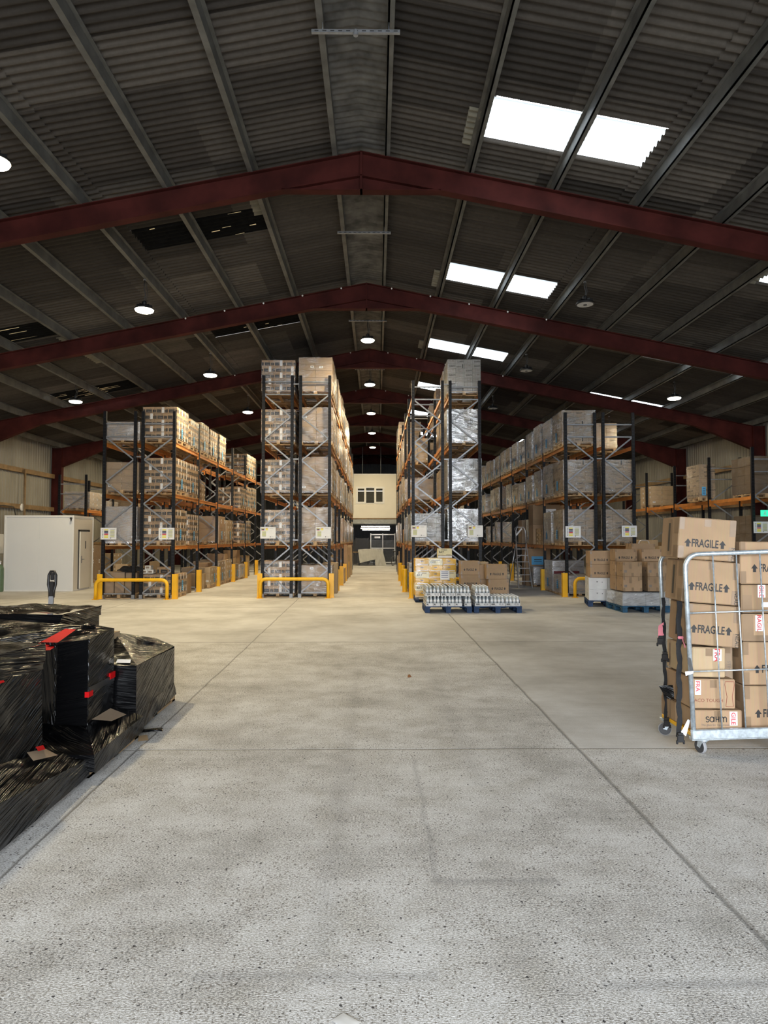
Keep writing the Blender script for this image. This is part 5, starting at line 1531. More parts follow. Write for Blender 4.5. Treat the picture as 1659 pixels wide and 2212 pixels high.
for k, (y, w_, h) in enumerate(((22.9, 0.5, 1.0), (26.9, 0.36, 0.55), (28.0, 0.5, 0.62), (29.6, 0.55, 1.55), (31.0, 0.5, 1.1), (32.6, 0.6, 1.4), (34.3, 0.6, 1.5))):
    stray(-1.55, y, 0.0, w_, 0.6, h, f'brown carton along the foot of the tall left rack, {ordn[k]} back', ['card_pale', 'card'][k % 2], rg.uniform(-.05, .05))
for k, (y, z, h) in enumerate(((25.1, 0.0, 0.5), (27.6, 0.0, 0.85), (27.6, 0.86, 0.68), (31.0, 0, 0.5), (32.6, 0, 1.2), (34.4, 0, 0.9))):
    stray(1.30, y, z, 0.5, 0.6, h, f'brown carton along the foot of the tall right rack, {ordn[k]} back', 'card', rg.uniform(-.05, .05))
for k, (y, z) in enumerate(((26.6, 1.60), (29.4, 1.60), (31.8, 1.60))):
    stray(1.35, y, z, 0.5, 0.5, 0.6, f'open brown carton on the first beams of the tall right rack, {ordn[k]} back', 'card', 0.1)
# cartons on the right rack's first beams and floor
big = [('f', 'rect', -0.10, 0.30, 0.28, 0.58, 2, 0.0005), ('f', 'rect', -0.03, 0.38, 0.12, 0.43, 1, 0.001), ('f', 'rect', 0.0, 0.46, 0.04, 0.49, 1, 0.001), ('f', 'rect', 0.14, 0.46, 0.18, 0.49, 1, 0.001)]
stray(6.36, 25.6, 1.60, 1.15, 0.75, 0.72, 'large brown carton on the first beams behind the stepladder, lower', 'card')
stray(6.36, 25.6, 2.325, 1.15, 0.75, 0.74, 'large brown carton with white label, topmost above the stepladder', 'card', 0, big)
stray(6.30, 27.6, 1.60, 1.0, 0.7, 0.95, 'large dark carton behind the labelled carton on the first beams', 'card_tall')
stray(6.30, 23.6, 1.73, 0.6, 0.62, 0.44, 'brown carton with blue sheet on the first beams of the right rack', 'card', 0, [('l', 'rect', -0.12, 0.08, 0.12, 0.36, 4)])
stray(6.32, 23.6, 2.18, 0.62, 0.60, 0.42, 'brown taped carton above the blue-sheeted carton on the right rack', 'card_pale')
tpl = thing('pallet', 'wooden pallet beneath the blue-sheeted carton on the first beams', 'pallet', (6.36, 23.6, LV[0])); put('deck', pallet_mesh(1.0, 0.8, 'wood'), tpl)
for k in range(4):
    pm = thing('pallet', f'bare wooden pallet, {ordn[k]} up in the empty stack on the right rack', 'pallet', (6.36, 24.6, LV[0]+0.9+0.148*k if False else LV[0]+0.148*k)); put('deck', pallet_mesh(1.0, 1.0, 'wood'), pm)
stray(6.20, 26.6, 0.0, 0.95, 0.7, 0.62, 'brown carton on the floor behind the stepladder, lower', 'card')
stray(6.20, 26.6, 0.625, 0.95, 0.7, 0.80, 'brown carton with wide blue sheet behind the stepladder, upper', 'card', 0, [('f', 'rect', -0.25, 0.18, 0.22, 0.50, 4, 0.001), ('f', 'rect', -0.15, 0.36, 0.14, 0.39, 1, 0.002), ('f', 'rect', -0.15, 0.29, 0.14, 0.31, 1, 0.002)])
for k in range(2):
    cr = thing('plastic_crate', f'maroon plastic crate of bottles on the right rack floor, {("lower", "upper")[k]} of two', 'crate', (6.30, 22.95, 0.15+0.30*k), 0, 'maroon crates on the right rack floor')
    mb = MB(); mb.box(-0.42, -0.30, 0, 0.42, 0.30, 0.02); mb.box(-0.42, -0.30, 0.02, 0.42, -0.28, 0.28); mb.box(-0.42, 0.28, 0.02, 0.42, 0.30, 0.28); mb.box(-0.42, -0.28, 0.02, -0.40, 0.28, 0.28); mb.box(0.40, -0.28, 0.02, 0.42, 0.28, 0.28)
    mb.build('crate_body', MT['maroon'], cr)
    mb = MB(); mb.box(-0.12, -0.303, 0.18, 0.12, -0.300, 0.23); mb.build('grip_label', MT['label'], cr)
# boxes along the right wall
for k, (x, y, z, w_, d_, h) in enumerate(((11.3, 26.6, 1.02, 0.7, 0.5, 0.5), (11.1, 27.6, 0.62, 0.55, 0.5, 0.5), (11.65, 27.6, 0.62, 0.5, 0.5, 0.5), (10.6, 27.7, 0.62, 0.5, 0.5, 0.5), (10.9, 27.6, 1.13, 0.8, 0.5, 0.62), (12.0, 26.0, 1.9, 0.7, 0.5, 0.36), (12.35, 24.9, 1.9, 0.9, 0.5, 0.40))):
    stray(x, y, z, w_, d_, h, f'buff carton in the pile before the right wall, {ordn[k]} of seven', 'card_pale', rg.uniform(-.06, .06))
for k, (x, y, w_, d_, h) in enumerate(((11.3, 26.6, 0.8, 0.6, 1.02), (11.1, 27.6, 1.9, 0.6, 0.62), (12.2, 25.4, 1.1, 1.7, 1.88))):
    stray(x, y, 0, w_, d_, h, f'large brown carton at the base of the right wall pile, {ordn[k]} of three', 'card')

# ------------------------------------------------------------------ stepladder and hand truck
sl = thing('stepladder', 'aluminium platform stepladder standing in the right aisle', 'stepladder', (5.35, 25.3, 0), R(8))
for s_ in (-1, 1):
    MB().bar((s_*0.26, -0.42, 0), (s_*0.19, 0.0, 1.62), 0.03, 0.06).build('front_stile', MT['alu'], sl)
    MB().tube([(s_*0.30, 0.55, 0), (s_*0.19, 0.05, 1.55)], 0.018, 6).build('rear_leg', MT['alu'], sl)
for k in range(6):
    z = 0.25+0.235*k; t_ = z/1.62; hw = 0.26-0.07*t_; y = -0.42+0.42*t_
    mb = MB(); mb.box(-hw, y-0.02, z-0.015, hw, y+0.07, z+0.01); mb.build('tread', MT['alu'], sl)
mb = MB(); mb.box(-0.2, -0.02, 1.60, 0.2, 0.26, 1.63); mb.build('platform', MT['black'], sl)
mb = MB(); mb.tube([(-0.19, 0.0, 1.60), (-0.18, 0.05, 2.10), (-0.12, 0.06, 2.23), (0.12, 0.06, 2.23), (0.18, 0.05, 2.10), (0.19, 0.0, 1.60)], 0.017, 8); mb.build('handrail', MT['alu'], sl)
mb = MB(); mb.bar((-0.17, 0.06, 1.92), (0.05, 0.06, 2.18), 0.02, 0.05); mb.build('rail_pad', MT['pvc'], sl)
ht = thing('hand_truck', 'chrome-handled hand truck behind the stacked cartons on the right', 'hand truck', (10.2, 26.0, 0))
mb = MB(); mb.tube([(-0.2, 0, 0.15), (-0.2, 0, 1.62)] + [(-0.2+0.12-0.12*math.cos(R(a)), 0, 1.62+0.12*math.sin(R(a))) for a in (30, 60, 90)] + [(0.2-0.12+0.12*math.sin(R(a)), 0, 1.62+0.12*math.cos(R(a))) for a in (0, 30, 60, 90)] + [(0.2, 0, 0.15)], 0.02, 8); mb.build('frame_hoop', MT['alu'], ht)
mb = MB(); mb.box(-0.2, -0.3, 0.02, 0.2, 0.02, 0.035); mb.build('toe_plate', MT['orange'], ht)
mb = MB(); mb.box(-0.2, -0.02, 1.05, 0.2, 0.02, 1.30); mb.build('orange_panel', simple('orange_plastic', (0.85, 0.16, 0.03), 0.4), ht)
for s_ in (-1, 1):
    mb = MB(); mb.lathe([(0.02, -0.03), (0.12, -0.03), (0.13, 0), (0.12, 0.03), (0.02, 0.03)], 16, Matrix.Translation((s_*0.24, 0.06, 0.13)) @ Matrix.Rotation(R(90), 4, 'Y')); mb.build('wheel', MT['dark_rubber'], ht)

# ------------------------------------------------------------------ far end clutter under the office
ds = thing('covered_machine', 'machine under a pale dust sheet at the end of the main aisle', 'machine', (-0.40, 46.6, 0))
mb = MB(); mb.box(-0.75, -0.25, 0.30, 0.75, 0.45, 0.95); mb.box(-0.85, -0.2, 0, -0.75, 0.4, 0.3); mb.box(0.6, -0.2, 0, 0.7, 0.4, 0.3); mb.build('machine_body', MT['black'], ds)
mb = MB()
mb.patch((-0.75, -0.42, 0.18), (0.36, -0.42, 0.44), (0.22, -0.28, 1.12), (-0.88, -0.28, 1.08), 20, 14, 0.05, 3, 0, 1.57, 6, 0.0, False)
mb.patch((0.30, -0.46, 0.0), (1.05, -0.46, 0.0), (0.78, -0.28, 1.10), (0.20, -0.28, 1.12), 20, 14, 0.05, 5, 0, 1.57, 7, 0.02, False)
mb.patch((-0.88, -0.28, 1.08), (0.78, -0.28, 1.10), (0.78, 0.5, 1.10), (-0.88, 0.5, 1.08), 20, 8, 0.03, 6, 0, 0, 5, 0.02, False)
mb.build('dust_sheet', MT['tarp'], ds)
wc = thing('wire_cage', 'tall white-framed wire cage behind the dust sheet', 'cage', (0.42, 48.4, 0))
mb = MB()
for x in (-0.85, 0.0, 0.85): mb.bar((x, 0, 0.1), (x, 0, 2.2), 0.06, 0.06)
for z in (1.15, 2.12, 0.15): mb.bar((-0.85, 0, z), (0.85, 0, z), 0.06, 0.06)
mb.build('cage_frame', MT['pvc'], wc)
mb = MB()
for q in range(9): mb.bar((-0.85, 0, 1.22+q*0.10), (0.85, 0, 1.22+q*0.10), 0.012, 0.012)
mb.build('wire_bars', MT['galv'], wc)
mb = MB(); mb.box(-0.58, -0.04, 1.86, -0.18, -0.035, 1.98); mb.build('white_plate', MT['label'], wc)
bd = thing('dark_board', 'tall dark board leaning at the far end of the aisle', 'board', (-1.05, 48.5, 0.0)); mb = MB(); mb.box(-0.42, -0.03, 0.75, 0.42, 0.03, 1.85); mb.build('panel', MT['black'], bd); mb = MB(); mb.box(-0.46, -0.035, 0.70, -0.42, 0.035, 1.9); mb.box(0.42, -0.035, 0.70, 0.46, 0.035, 1.9); mb.box(-0.46, -0.03, 0, -0.40, 0.03, 0.7); mb.box(0.40, -0.03, 0, 0.46, 0.03, 0.7); mb.build('edge_frame', MT['dark_metal'], bd)
pw = MB(); pw.box(-4.5, 52.0, 0, 4.5, 52.1, 1.75)
tag(pw.build('partition_panel', simple('grey_partition', (0.17, 0.18, 0.19), 0.6)), 'grey partition panels low along the end wall', 'partition')
tb = thing('work_table', 'cluttered work table behind the dust-sheeted machine', 'table', (-1.0, 47.6, 0)); mb = MB(); mb.box(-0.7, -0.3, 0.86, 0.9, 0.3, 0.92); mb.build('table_top', MT['timber'], tb)
for x in (-0.6, 0.8):
    mb = MB(); mb.box(x-0.03, -0.25, 0, x+0.03, 0.25, 0.86); mb.build('leg', MT['dark_metal'], tb)
mb = MB(); mb.box(-0.55, -0.2, 0, 0.5, 0.2, 0.08); tag(mb.build('plank_stack', MT['card_cream'], None, (-0.75, 47.5, 0.925)), 'pale board lying on the work table', 'board')
bk = thing('bicycle', 'bicycle with black tyres leaning by the dust sheet', 'bicycle', (1.25, 46.3, 0), R(70))
for x in (-0.5, 0.5):
    mb = MB(); mb.tube([(x+0.33*math.cos(R(a)), 0, 0.34+0.33*math.sin(R(a))) for a in range(0, 360, 15)], 0.02, 6, 0, True)
    wh = mb.build('wheel', MT['dark_rubber'], bk)
    mb = MB(); mb.tube([(x+0.305*math.cos(R(a)), 0, 0.34+0.305*math.sin(R(a))) for a in range(0, 360, 15)], 0.012, 6, 0, True)
    for a in range(0, 360, 30): mb.tube([(x, 0, 0.34), (x+0.3*math.cos(R(a)), 0, 0.34+0.3*math.sin(R(a)))], 0.003, 4)
    mb.build('rim', MT['alu'], wh)
mb = MB()
for a, c_ in (((-0.5, 0, 0.34), (-0.1, 0, 0.32)), ((-0.5, 0, 0.34), (-0.22, 0, 0.80)), ((-0.1, 0, 0.32), (-0.25, 0, 0.92)), ((-0.22, 0, 0.78), (0.32, 0, 0.80)), ((-0.1, 0, 0.32), (0.34, 0, 0.72)), ((0.5, 0, 0.34), (0.30, 0, 0.98))): mb.tube([a, c_], 0.018, 6)
mb.build('bicycle_frame', MT['black'], bk)
mb = MB(); mb.tube([(0.30, -0.28, 1.0), (0.30, 0, 0.98), (0.30, 0.28, 1.0)], 0.014, 6); mb.build('handlebar', MT['galv'], bk)
mb = MB(); mb.bev(-0.36, -0.07, 0.92, -0.12, 0.07, 0.97, 0.02); mb.build('saddle', MT['black'], bk)

# ------------------------------------------------------------------ roll cage with cartons, right foreground
CX, CY = 2.615, 5.66
CW, CD = 0.86, 0.66
rc_ = thing('roll_cage', 'galvanised roll cage on castors holding cartons in the right foreground', 'roll cage', (CX, CY, 0))
rc_.rotation_euler = (0, R(-2.0), R(-1.0))
def cage_panel(v, name, du=0.0):
    t = 0.019
    loop = [(0, v, 0.16), (0, v, 1.54)] + [(0.115-0.115*math.cos(R(a)), v, 1.54+0.115*math.sin(R(a))) for a in (15, 30, 45, 60, 75, 90)] + \
           [(CW-0.115+0.115*math.sin(R(a)), v, 1.54+0.115*math.cos(R(a))) for a in (0, 15, 30, 45, 60, 75, 90)] + [(CW, v, 0.16)]
    f_ = MB().tube(loop, t, 10).build(name, MT['zinc'], rc_, (du, 0, 0))
    b_ = MB(); b_.bev(-0.02, v-0.02, 0.135, CW+0.02, v+0.02, 0.215, 0.006); b_.build('bottom_rail', MT['zinc'], f_)
    for x in (0.235, 0.43, 0.625):
        MB().tube([(x, v+0.004, 0.20), (x, v+0.004, 1.655)], 0.0062, 8).build('upright_rod', MT['zinc'], f_)
    for z in (0.69, 1.17):
        MB().tube([(0, v-0.007, z), (CW, v-0.007, z)], 0.006, 8).build('cross_rod', MT['zinc'], f_)
cage_panel(0.0, 'front_panel'); cage_panel(CD, 'rear_panel', 0.055)
mb = MB(); mb.bev(-0.01, 0.02, 0.15, CW+0.01, CD-0.02, 0.185, 0.006); mb.build('base_platform', MT['yellow'], rc_)
mb = MB()
for v in (0.02, CD-0.02): mb.bev(-0.02, v-0.03, 0.125, CW+0.02, v+0.03, 0.150, 0.004)
mb.build('base_frame', MT['zinc'], rc_)
for u, v, rot in ((0.095, 0.05, 20), (CW-0.10, 0.05, -15), (0.03, CD-0.06, 70), (CW-0.10, CD-0.05, 10)):
    dz = u*math.sin(R(1.7))             # the cage leans a little; every wheel still meets the floor
    M = Matrix.Translation((u, v, 0)) @ Matrix.Rotation(R(rot), 4, 'Z')
    c_ = MB(); c_.lathe([(0.045, 0.112), (0.045, 0.126)], 12, M)
    c_.add([(-0.026, -0.02, 0.112), (-0.026, 0.03, 0.112), (-0.026, 0.045, 0.06-dz), (-0.026, 0.015, 0.05-dz), (-0.022, -0.02, 0.112), (-0.022, 0.03, 0.112), (-0.022, 0.045, 0.06-dz), (-0.022, 0.015, 0.05-dz)], [(0,1,2,3),(7,6,5,4),(0,3,7,4),(1,5,6,2),(0,4,5,1),(3,2,6,7)], 0, M)
    c_.add([(0.022, -0.02, 0.112), (0.022, 0.03, 0.112), (0.022, 0.045, 0.06-dz), (0.022, 0.015, 0.05-dz), (0.026, -0.02, 0.112), (0.026, 0.03, 0.112), (0.026, 0.045, 0.06-dz), (0.026, 0.015, 0.05-dz)], [(0,1,2,3),(7,6,5,4),(0,3,7,4),(1,5,6,2),(0,4,5,1),(3,2,6,7)], 0, M)
    c_.box(-0.026, -0.025, 0.108, 0.026, 0.032, 0.114, 0, M)
    co = c_.build('castor', MT['zinc'], rc_)
    W = M @ Matrix.Translation((0, 0.03, 0.058-dz)) @ Matrix.Rotation(R(90), 4, 'Y')
    w_ = MB(); w_.lathe([(0.012, -0.017), (0.040, -0.017), (0.052, -0.016), (0.058, -0.009), (0.058, 0.009), (0.052, 0.016), (0.040, 0.017), (0.012, 0.017)], 24, W, 0, [1, 1, 0, 0, 0, 1, 1])
    w_.build('wheel', [MT['rubber'], MT['dark_metal']], co)

def cage_box(label, xl, xr, ztop, zbot, yf, dep, tilt, prints, rz=0.0, base='card', group=None, extra=()):
    w_, h = xr-xl, ztop-zbot
    o = carton_mb(w_, dep, h, list(prints) + list(extra), seam='y', c=0.008).build('cardboard_box', cmats(base), None, ((xl+xr)/2, yf+dep/2, zbot), (0, R(tilt), R(rz)))
    return tag(o, label, 'box', group)
GC = 'cartons in the roll cage'
def vtape(w_, h, st='NEAU'):
    """printed tape down the front right and left corners"""
    return [('f', 'rect', w_/2-0.055, h*0.60, w_/2-0.004, h-0.004, 5), ('f', 'rect', w_/2-0.055, 0.004, w_/2-0.004, h*0.34, 5), ('f', 'text', st, 0.045, w_/2-0.033, h*0.17, 1, -90.0),
            ('f', 'rect', -w_/2+0.004, h*0.70, -w_/2+0.045, h-0.004, 5), ('f', 'rect', -w_/2+0.004, 0.004, -w_/2+0.05, h*0.30, 5),
            ('l', 'rect', -0.05, 0.02, 0.05, h-0.02, 5), ('l', 'rect', 0.10, h*0.6, 0.2, h-0.01, 5), ('l', 'rect', 0.1, 0.01, 0.2, h*0.3, 5), ('l', 'rect', -0.03, h*0.15, 0.01, h*0.85, 1, 0.001)]
for k, (xl, xr, zt_, zb_, lab) in enumerate(((2.545, 3.015, 1.955, 1.608, 'top FRAGILE carton rising above the roll cage rail'),
                                            (2.575, 3.035, 1.597, 1.243, 'second FRAGILE carton from the top inside the roll cage'),
                                            (2.60, 3.035, 1.232, 0.892, 'third FRAGILE carton from the top inside the roll cage'))):
    w_, h = xr-xl, zt_-zb_
    pr = [('f', 'text', 'FRAGILE', 0.092, -0.015, h*0.30, 1, 0.0, 0.024, 0.65), ('f', 'arrow', -0.155, h*0.29, 0.068, 1), ('f', 'arrow', 0.128, h*0.29, 0.068, 1)] + vtape(w_, h)
    cage_box(lab, xl-0.012, xr-0.012, zt_, zb_, 5.70, 0.40, 4.4, pr, -4.0, 'card', GC)
def red_label(face, x0, z0, x1, z1, st, size, dy=0.0):
    return [(face, 'rect', x0, z0, x1, z1, 2, 0.0002), (face, 'text', st, size, (x0+x1)/2-size*0.36, (z0+z1)/2+dy, 3, -90.0, 0.02)]
cage_box('carton with red and white FRA label under the FRAGILE cartons', 2.63, 2.91, 0.875, 0.628, 5.72, 0.50, 1.5, red_label('f', 0.035, 0.14, 0.105, 0.235, 'FRA', 0.062) + [('l', 'rect', -0.2, 0.02, -0.17, 0.22, 5), ('l', 'rect', 0.0, 0.02, 0.03, 0.22, 3)], 0, 'card_pale', GC)
glass = [(-0.032, 0.02), (-0.022, 0.10), (-0.040, 0.20), (-0.036, 0.225), (0.036, 0.225), (0.040, 0.20), (0.022, 0.10), (0.032, 0.02), (-0.032, 0.02)]
cage_box('low carton with brown lettering and a glass outline in the cage', 2.615, 2.985, 0.615, 0.372, 5.71, 0.52, 0.8,
         [('f', 'text', 'ACO TOUGH', 0.040, -0.04, 0.055, 7, 0.0), ('f', 'line', [(x+0.135, z) for x, z in glass], 0.005, 7), ('f', 'line', [(0.088, 0.0), (0.088, 0.243)], 0.004, 6)] + red_label('f', -0.155, 0.115, -0.105, 0.235, 'FRA', 0.050, 0.01) + [('l', 'rect', -0.04, 0.01, 0.04, 0.235, 5)], 0, 'card', GC)
mk = [('f', 'mark', 0.046, -0.02, 0.072, 1), ('f', 'text', 'The glass for top brands', 0.024, -0.02, 0.042, 6, 0.0), ('l', 'rect', -0.04, 0.01, 0.04, 0.17, 5)]
cage_box('lowest carton on the cage base with the glassmaker wordmark', 2.62, 3.035, 0.362, 0.192, 5.70, 0.54, 0.4, mk + red_label('f', 0.10, 0.045, 0.165, 0.160, 'GILE', 0.052), 0, 'card', GC)
cage_box('dark carton end in the gap between the two cage stacks', 2.95, 3.05, 0.875, 0.40, 5.86, 0.36, 0, [('f', 'text', 'STIM', 0.04, 0.0, 0.3, 6, -90.0)], 0, 'card_tall', GC)
cage_box('short carton at the open side low in the cage', 2.60, 2.72, 0.36, 0.19, 5.98, 0.30, 0, [('l', 'rect', -0.12, 0.01, -0.09, 0.22, 5), ('l', 'rect', 0.02, 0.01, 0.05, 0.22, 5)], 0, 'card', GC)
wr_ = 0.56
R4 = [('f', 'text', 'FRAGILE', 0.092, 0.0, 0.105, 1, 0.0, 0.024, 0.65), ('f', 'arrow', -0.150, 0.10, 0.068, 1)]
cage_box('top FRAGILE carton of the outer stack in the roll cage', 3.06, 3.60, 1.758, 1.402, 5.735, 0.54, 0.6, R4 + vtape(0.54, 0.356), 0, 'card', GC)
cage_box('shiny taped carton in the outer stack just below the top', 3.065, 3.60, 1.395, 1.160, 5.735, 0.54, 0.5, red_label('f', -0.13, 0.13, -0.065, 0.235, 'GILE', 0.052) + [('f', 'text', 'MONIQUE', 0.026, -0.02, 0.105, 6, 0.0), ('f', 'rect', -0.10, 0.05, -0.02, 0.09, 2, 0.001), ('f', 'rect', -0.26, 0.0, -0.18, 0.15, 5)], 0, 'card', GC)
cage_box('shiny taped carton with RAGIL label in the outer stack', 3.065, 3.60, 1.153, 0.925, 5.735, 0.54, 0.3, red_label('f', -0.155, 0.085, -0.085, 0.215, 'RAGIL', 0.050, 0.0) + [('f', 'text', 'GROVE', 0.026, -0.01, 0.15, 6, 0.0), ('f', 'rect', -0.26, 0.05, -0.17, 0.228, 5), ('f', 'rect', -0.26, 0.0, -0.02, 0.05, 5)], 0, 'card', GC)
cage_box('FRAGILE carton second from the bottom of the outer stack', 3.07, 3.60, 0.918, 0.560, 5.735, 0.54, 0.2, R4 + vtape(0.53, 0.358), 0, 'card', GC)
cage_box('FRAGILE carton at the bottom of the outer stack', 3.075, 3.60, 0.553, 0.192, 5.735, 0.54, 0.0, R4 + vtape(0.525, 0.361), 0, 'card', GC)
# straps and buckles hanging at the open side of the cage
def strap(label, pts, wd, name='strap'):
    mb = MB()
    P = [Vector(p) for p in pts]
    vs = []; 
    for i, p in enumerate(P):
        k = wd*(1 + 0.16*math.sin(i*2.3))/2
        vs += [(p.x-k, p.y, p.z), (p.x+k, p.y, p.z), (p.x+k, p.y+0.004, p.z), (p.x-k, p.y+0.004, p.z)]
    fs = []
    for i in range(len(P)-1):
        a, c_ = 4*i, 4*i+4
        for q in range(4): fs.append((a+q, a+(q+1) % 4, c_+(q+1) % 4, c_+q))
    mb.add(vs, fs)
    return tag(mb.build(name, MT['strap']), label, 'strap', 'black straps on the roll cage')
def wavy(x0, y0, z0, x1, y1, z1, n=28, a=0.006):
    return [(x0+(x1-x0)*i/n + a*math.sin(i*1.1), y0+(y1-y0)*i/n, z0+(z1-z0)*i/n) for i in range(n+1)]
s1 = strap('frayed black strap hanging beside the rear cage post', wavy(2.60, 6.2, 1.25, 2.59, 6.15, 0.16), 0.030)
s2 = strap('frayed black strap close behind the front cage post', wavy(2.56, 5.78, 1.26, 2.515, 5.72, 0.14), 0.042)
def buckle(o, x, y, z):
    mb = MB(); mb.bev(x-0.028, y-0.008, z-0.03, x+0.028, y+0.008, z+0.03, 0.005); mb.bev(x-0.036, y-0.007, z-0.045, x-0.020, y+0.007, z-0.012, 0.004); mb.bev(x+0.020, y-0.007, z-0.045, x+0.036, y+0.007, z-0.012, 0.004)
    mb.box(x-0.02, y-0.009, z+0.03, x+0.02, y+0.006, z+0.05)
    mb.build('buckle', MT['black'], o)
buckle(s1, 2.59, 6.14, 0.14); buckle(s1, 2.595, 6.17, 0.72); buckle(s1, 2.565, 6.19, 0.86); buckle(s2, 2.515, 5.70, 0.13)
mb = MB(); mb.patch((2.54, 6.19, 0.89), (2.595, 6.19, 0.89), (2.595, 6.19, 1.03), (2.55, 6.19, 1.0), 4, 6, 0.02, 3, 0, 0, 9, 0, False); mb.build('pink_tag', MT['pink'], s1)
mb = MB(); mb.bev(2.535, 5.755, 0.94, 2.585, 5.775, 0.965, 0.006); mb.tube([(2.57, 5.76, 0.95), (2.585, 5.755, 0.90), (2.59, 5.75, 0.87)], 0.006, 5); mb.build('pink_tie', MT['pink'], s2)
mb = MB(); mb.tube([(2.60, 6.15, 0.24), (2.63, 6.15, 0.20), (2.66, 6.15, 0.26), (2.645, 6.15, 0.34)], 0.008, 5); mb.build('strap_loop', MT['strap'], s1)
ws = MB(); ws.patch((2.535, 5.63, 0.66), (2.60, 5.63, 0.68), (2.60, 5.63, 0.70), (2.53, 5.63, 0.695), 6, 2, 0.01, 2, 0, 0, 5, 0, False)
wso = tag(ws.build('ratchet_strap', [MT['label']]), 'pale webbing strap looped round the front cage post', 'strap')
ws = MB(); ws.patch((2.575, 5.635, 0.68), (2.605, 5.635, 0.68), (2.585, 5.635, 0.80), (2.555, 5.635, 0.81), 3, 6, 0.008, 4, 0, 0, 5, 0, False)
ws.build('ratchet_tail', MT['dark_rubber'], wso)
ws = MB(); ws.patch((2.52, 5.70, 0.185), (2.56, 5.70, 0.150), (2.60, 5.70, 0.28), (2.58, 5.70, 0.29), 4, 6, 0.01, 6, 0, 0, 6, 0, False)
tag(ws.build('webbing_tail', MT['label']), 'pale webbing tail hanging by the front castor of the cage', 'strap')
pb = MB(); pb.patch((2.57, 6.10, 0.37), (2.69, 6.02, 0.37), (2.69, 6.03, 0.50), (2.51, 6.11, 0.48), 12, 8, 0.025, 12, 0, 0.5, 8, 0.02, False)
pb.patch((2.69, 6.025, 0.37), (2.71, 6.16, 0.37), (2.71, 6.16, 0.50), (2.69, 6.035, 0.50), 4, 6, 0.01, 13, 0, 0.5, 8, 0.02, False)
tag(pb.build('plastic_bag', MT['film_black']), 'scrap of black plastic bag poking out of the cage side', 'bag')

# ------------------------------------------------------------------ black-wrapped pallets, left foreground
FB = MT['film_black']
def under_pallet(root, x0, x1, y0, y1):
    x1 -= 0.045; y1 -= 0.02; y0 += 0.02
    mb = pallet_mb(MB(), y1-y0, x1-x0, 0, 0.135)
    o = mb.build('pallet', MT['wood'], root)
    o.location = Vector(((x0+x1)/2, (y0+y1)/2, 0)) - root.location
    o.rotation_euler = (0, 0, R(90))
def film_part(root, patches, name='stretch_wrap'):
    mb = MB()
    for q in patches: mb.patch(*q[:4], **q[4])
    o = mb.build(name, FB, root); o.location = -root.location
    return o
def K(n, m, amp, seed, rot=0.0, freq=5.0, sag=0.0, edge=True): return dict(n=n, m=m, amp=amp, seed=seed, rot=rot, freq=freq, sag=sag, edge=edge)

b1 = thing('wrapped_pallet', 'tallest black-wrapped pallet load cut off by the photo edge', 'pallet load', (-2.8, 4.2, 0))
under_pallet(b1, -3.4, -2.125, 3.3, 5.13)
film_part(b1, [
    ((-2.40, 3.2, 0.16), (-2.40, 5.0, 0.16), (-2.425, 5.0, 0.93), (-2.425, 3.2, 1.0), K(50, 40, 0.012, 1, -0.42, 9)),
    ((-2.415, 3.2, 0.90), (-2.415, 5.02, 0.84), (-2.41, 5.03, 1.02), (-2.42, 3.2, 1.10), K(40, 10, 0.026, 2, 0.1, 8, 0.012, False)),
    ((-2.40, 5.0, 0.16), (-3.5, 5.0, 0.16), (-3.5, 5.0, 1.0), (-2.425, 5.0, 0.95), K(20, 16, 0.015, 3, 0.4)),
    ((-3.5, 3.2, 0.16), (-2.40, 3.2, 0.16), (-2.425, 3.2, 1.0), (-3.5, 3.2, 1.0), K(20, 16, 0.015, 4, 0.4)),
    ((-2.415, 3.2, 1.10), (-2.41, 5.03, 1.02), (-3.5, 5.05, 1.08), (-3.5, 3.2, 1.14), K(40, 24, 0.035, 5, 1.2, 6, 0.02)),
    ((-2.115, 3.2, 0.38), (-2.13, 5.15, 0.155), (-2.395, 5.12, 0.22), (-2.395, 3.2, 0.60), K(50, 16, 0.024, 6, -0.25, 7, -0.02, False)),
    ((-2.10, 3.2, 0.035), (-2.125, 5.15, 0.035), (-2.13, 5.15, 0.155), (-2.115, 3.2, 0.38), K(50, 12, 0.008, 7, -0.22, 9)),
    ((-2.125, 5.15, 0.035), (-3.4, 5.15, 0.035), (-3.4, 5.15, 0.16), (-2.14, 5.15, 0.15), K(16, 3, 0.01, 8)),
    ((-2.14, 5.15, 0.15), (-3.4, 5.15, 0.16), (-3.4, 5.0, 0.20), (-2.395, 5.0, 0.22), K(16, 4, 0.01, 9)),
])
mb = MB(); mb.patch((-2.32, 4.70, 0.285), (-2.27, 4.95, 0.245), (-2.37, 4.98, 0.28), (-2.385, 4.74, 0.33), 6, 4, 0.008, 3); o = mb.build('card_flap', MT['card_tall'], b1); o.location = -b1.location
mb = MB(); mb.patch((-2.365, 4.86, 0.30), (-2.365, 4.97, 0.275), (-2.385, 4.97, 0.31), (-2.385, 4.86, 0.33), 4, 3, 0.004, 3); o = mb.build('red_panel', MT['red'], b1); o.location = -b1.location
mb = MB(); mb.patch((-2.395, 4.2, 0.868), (-2.395, 4.46, 0.862), (-2.402, 4.46, 0.875), (-2.402, 4.2, 0.90), 6, 3, 0.004, 4); o = mb.build('red_lid_edge', MT['red'], b1); o.location = -b1.location

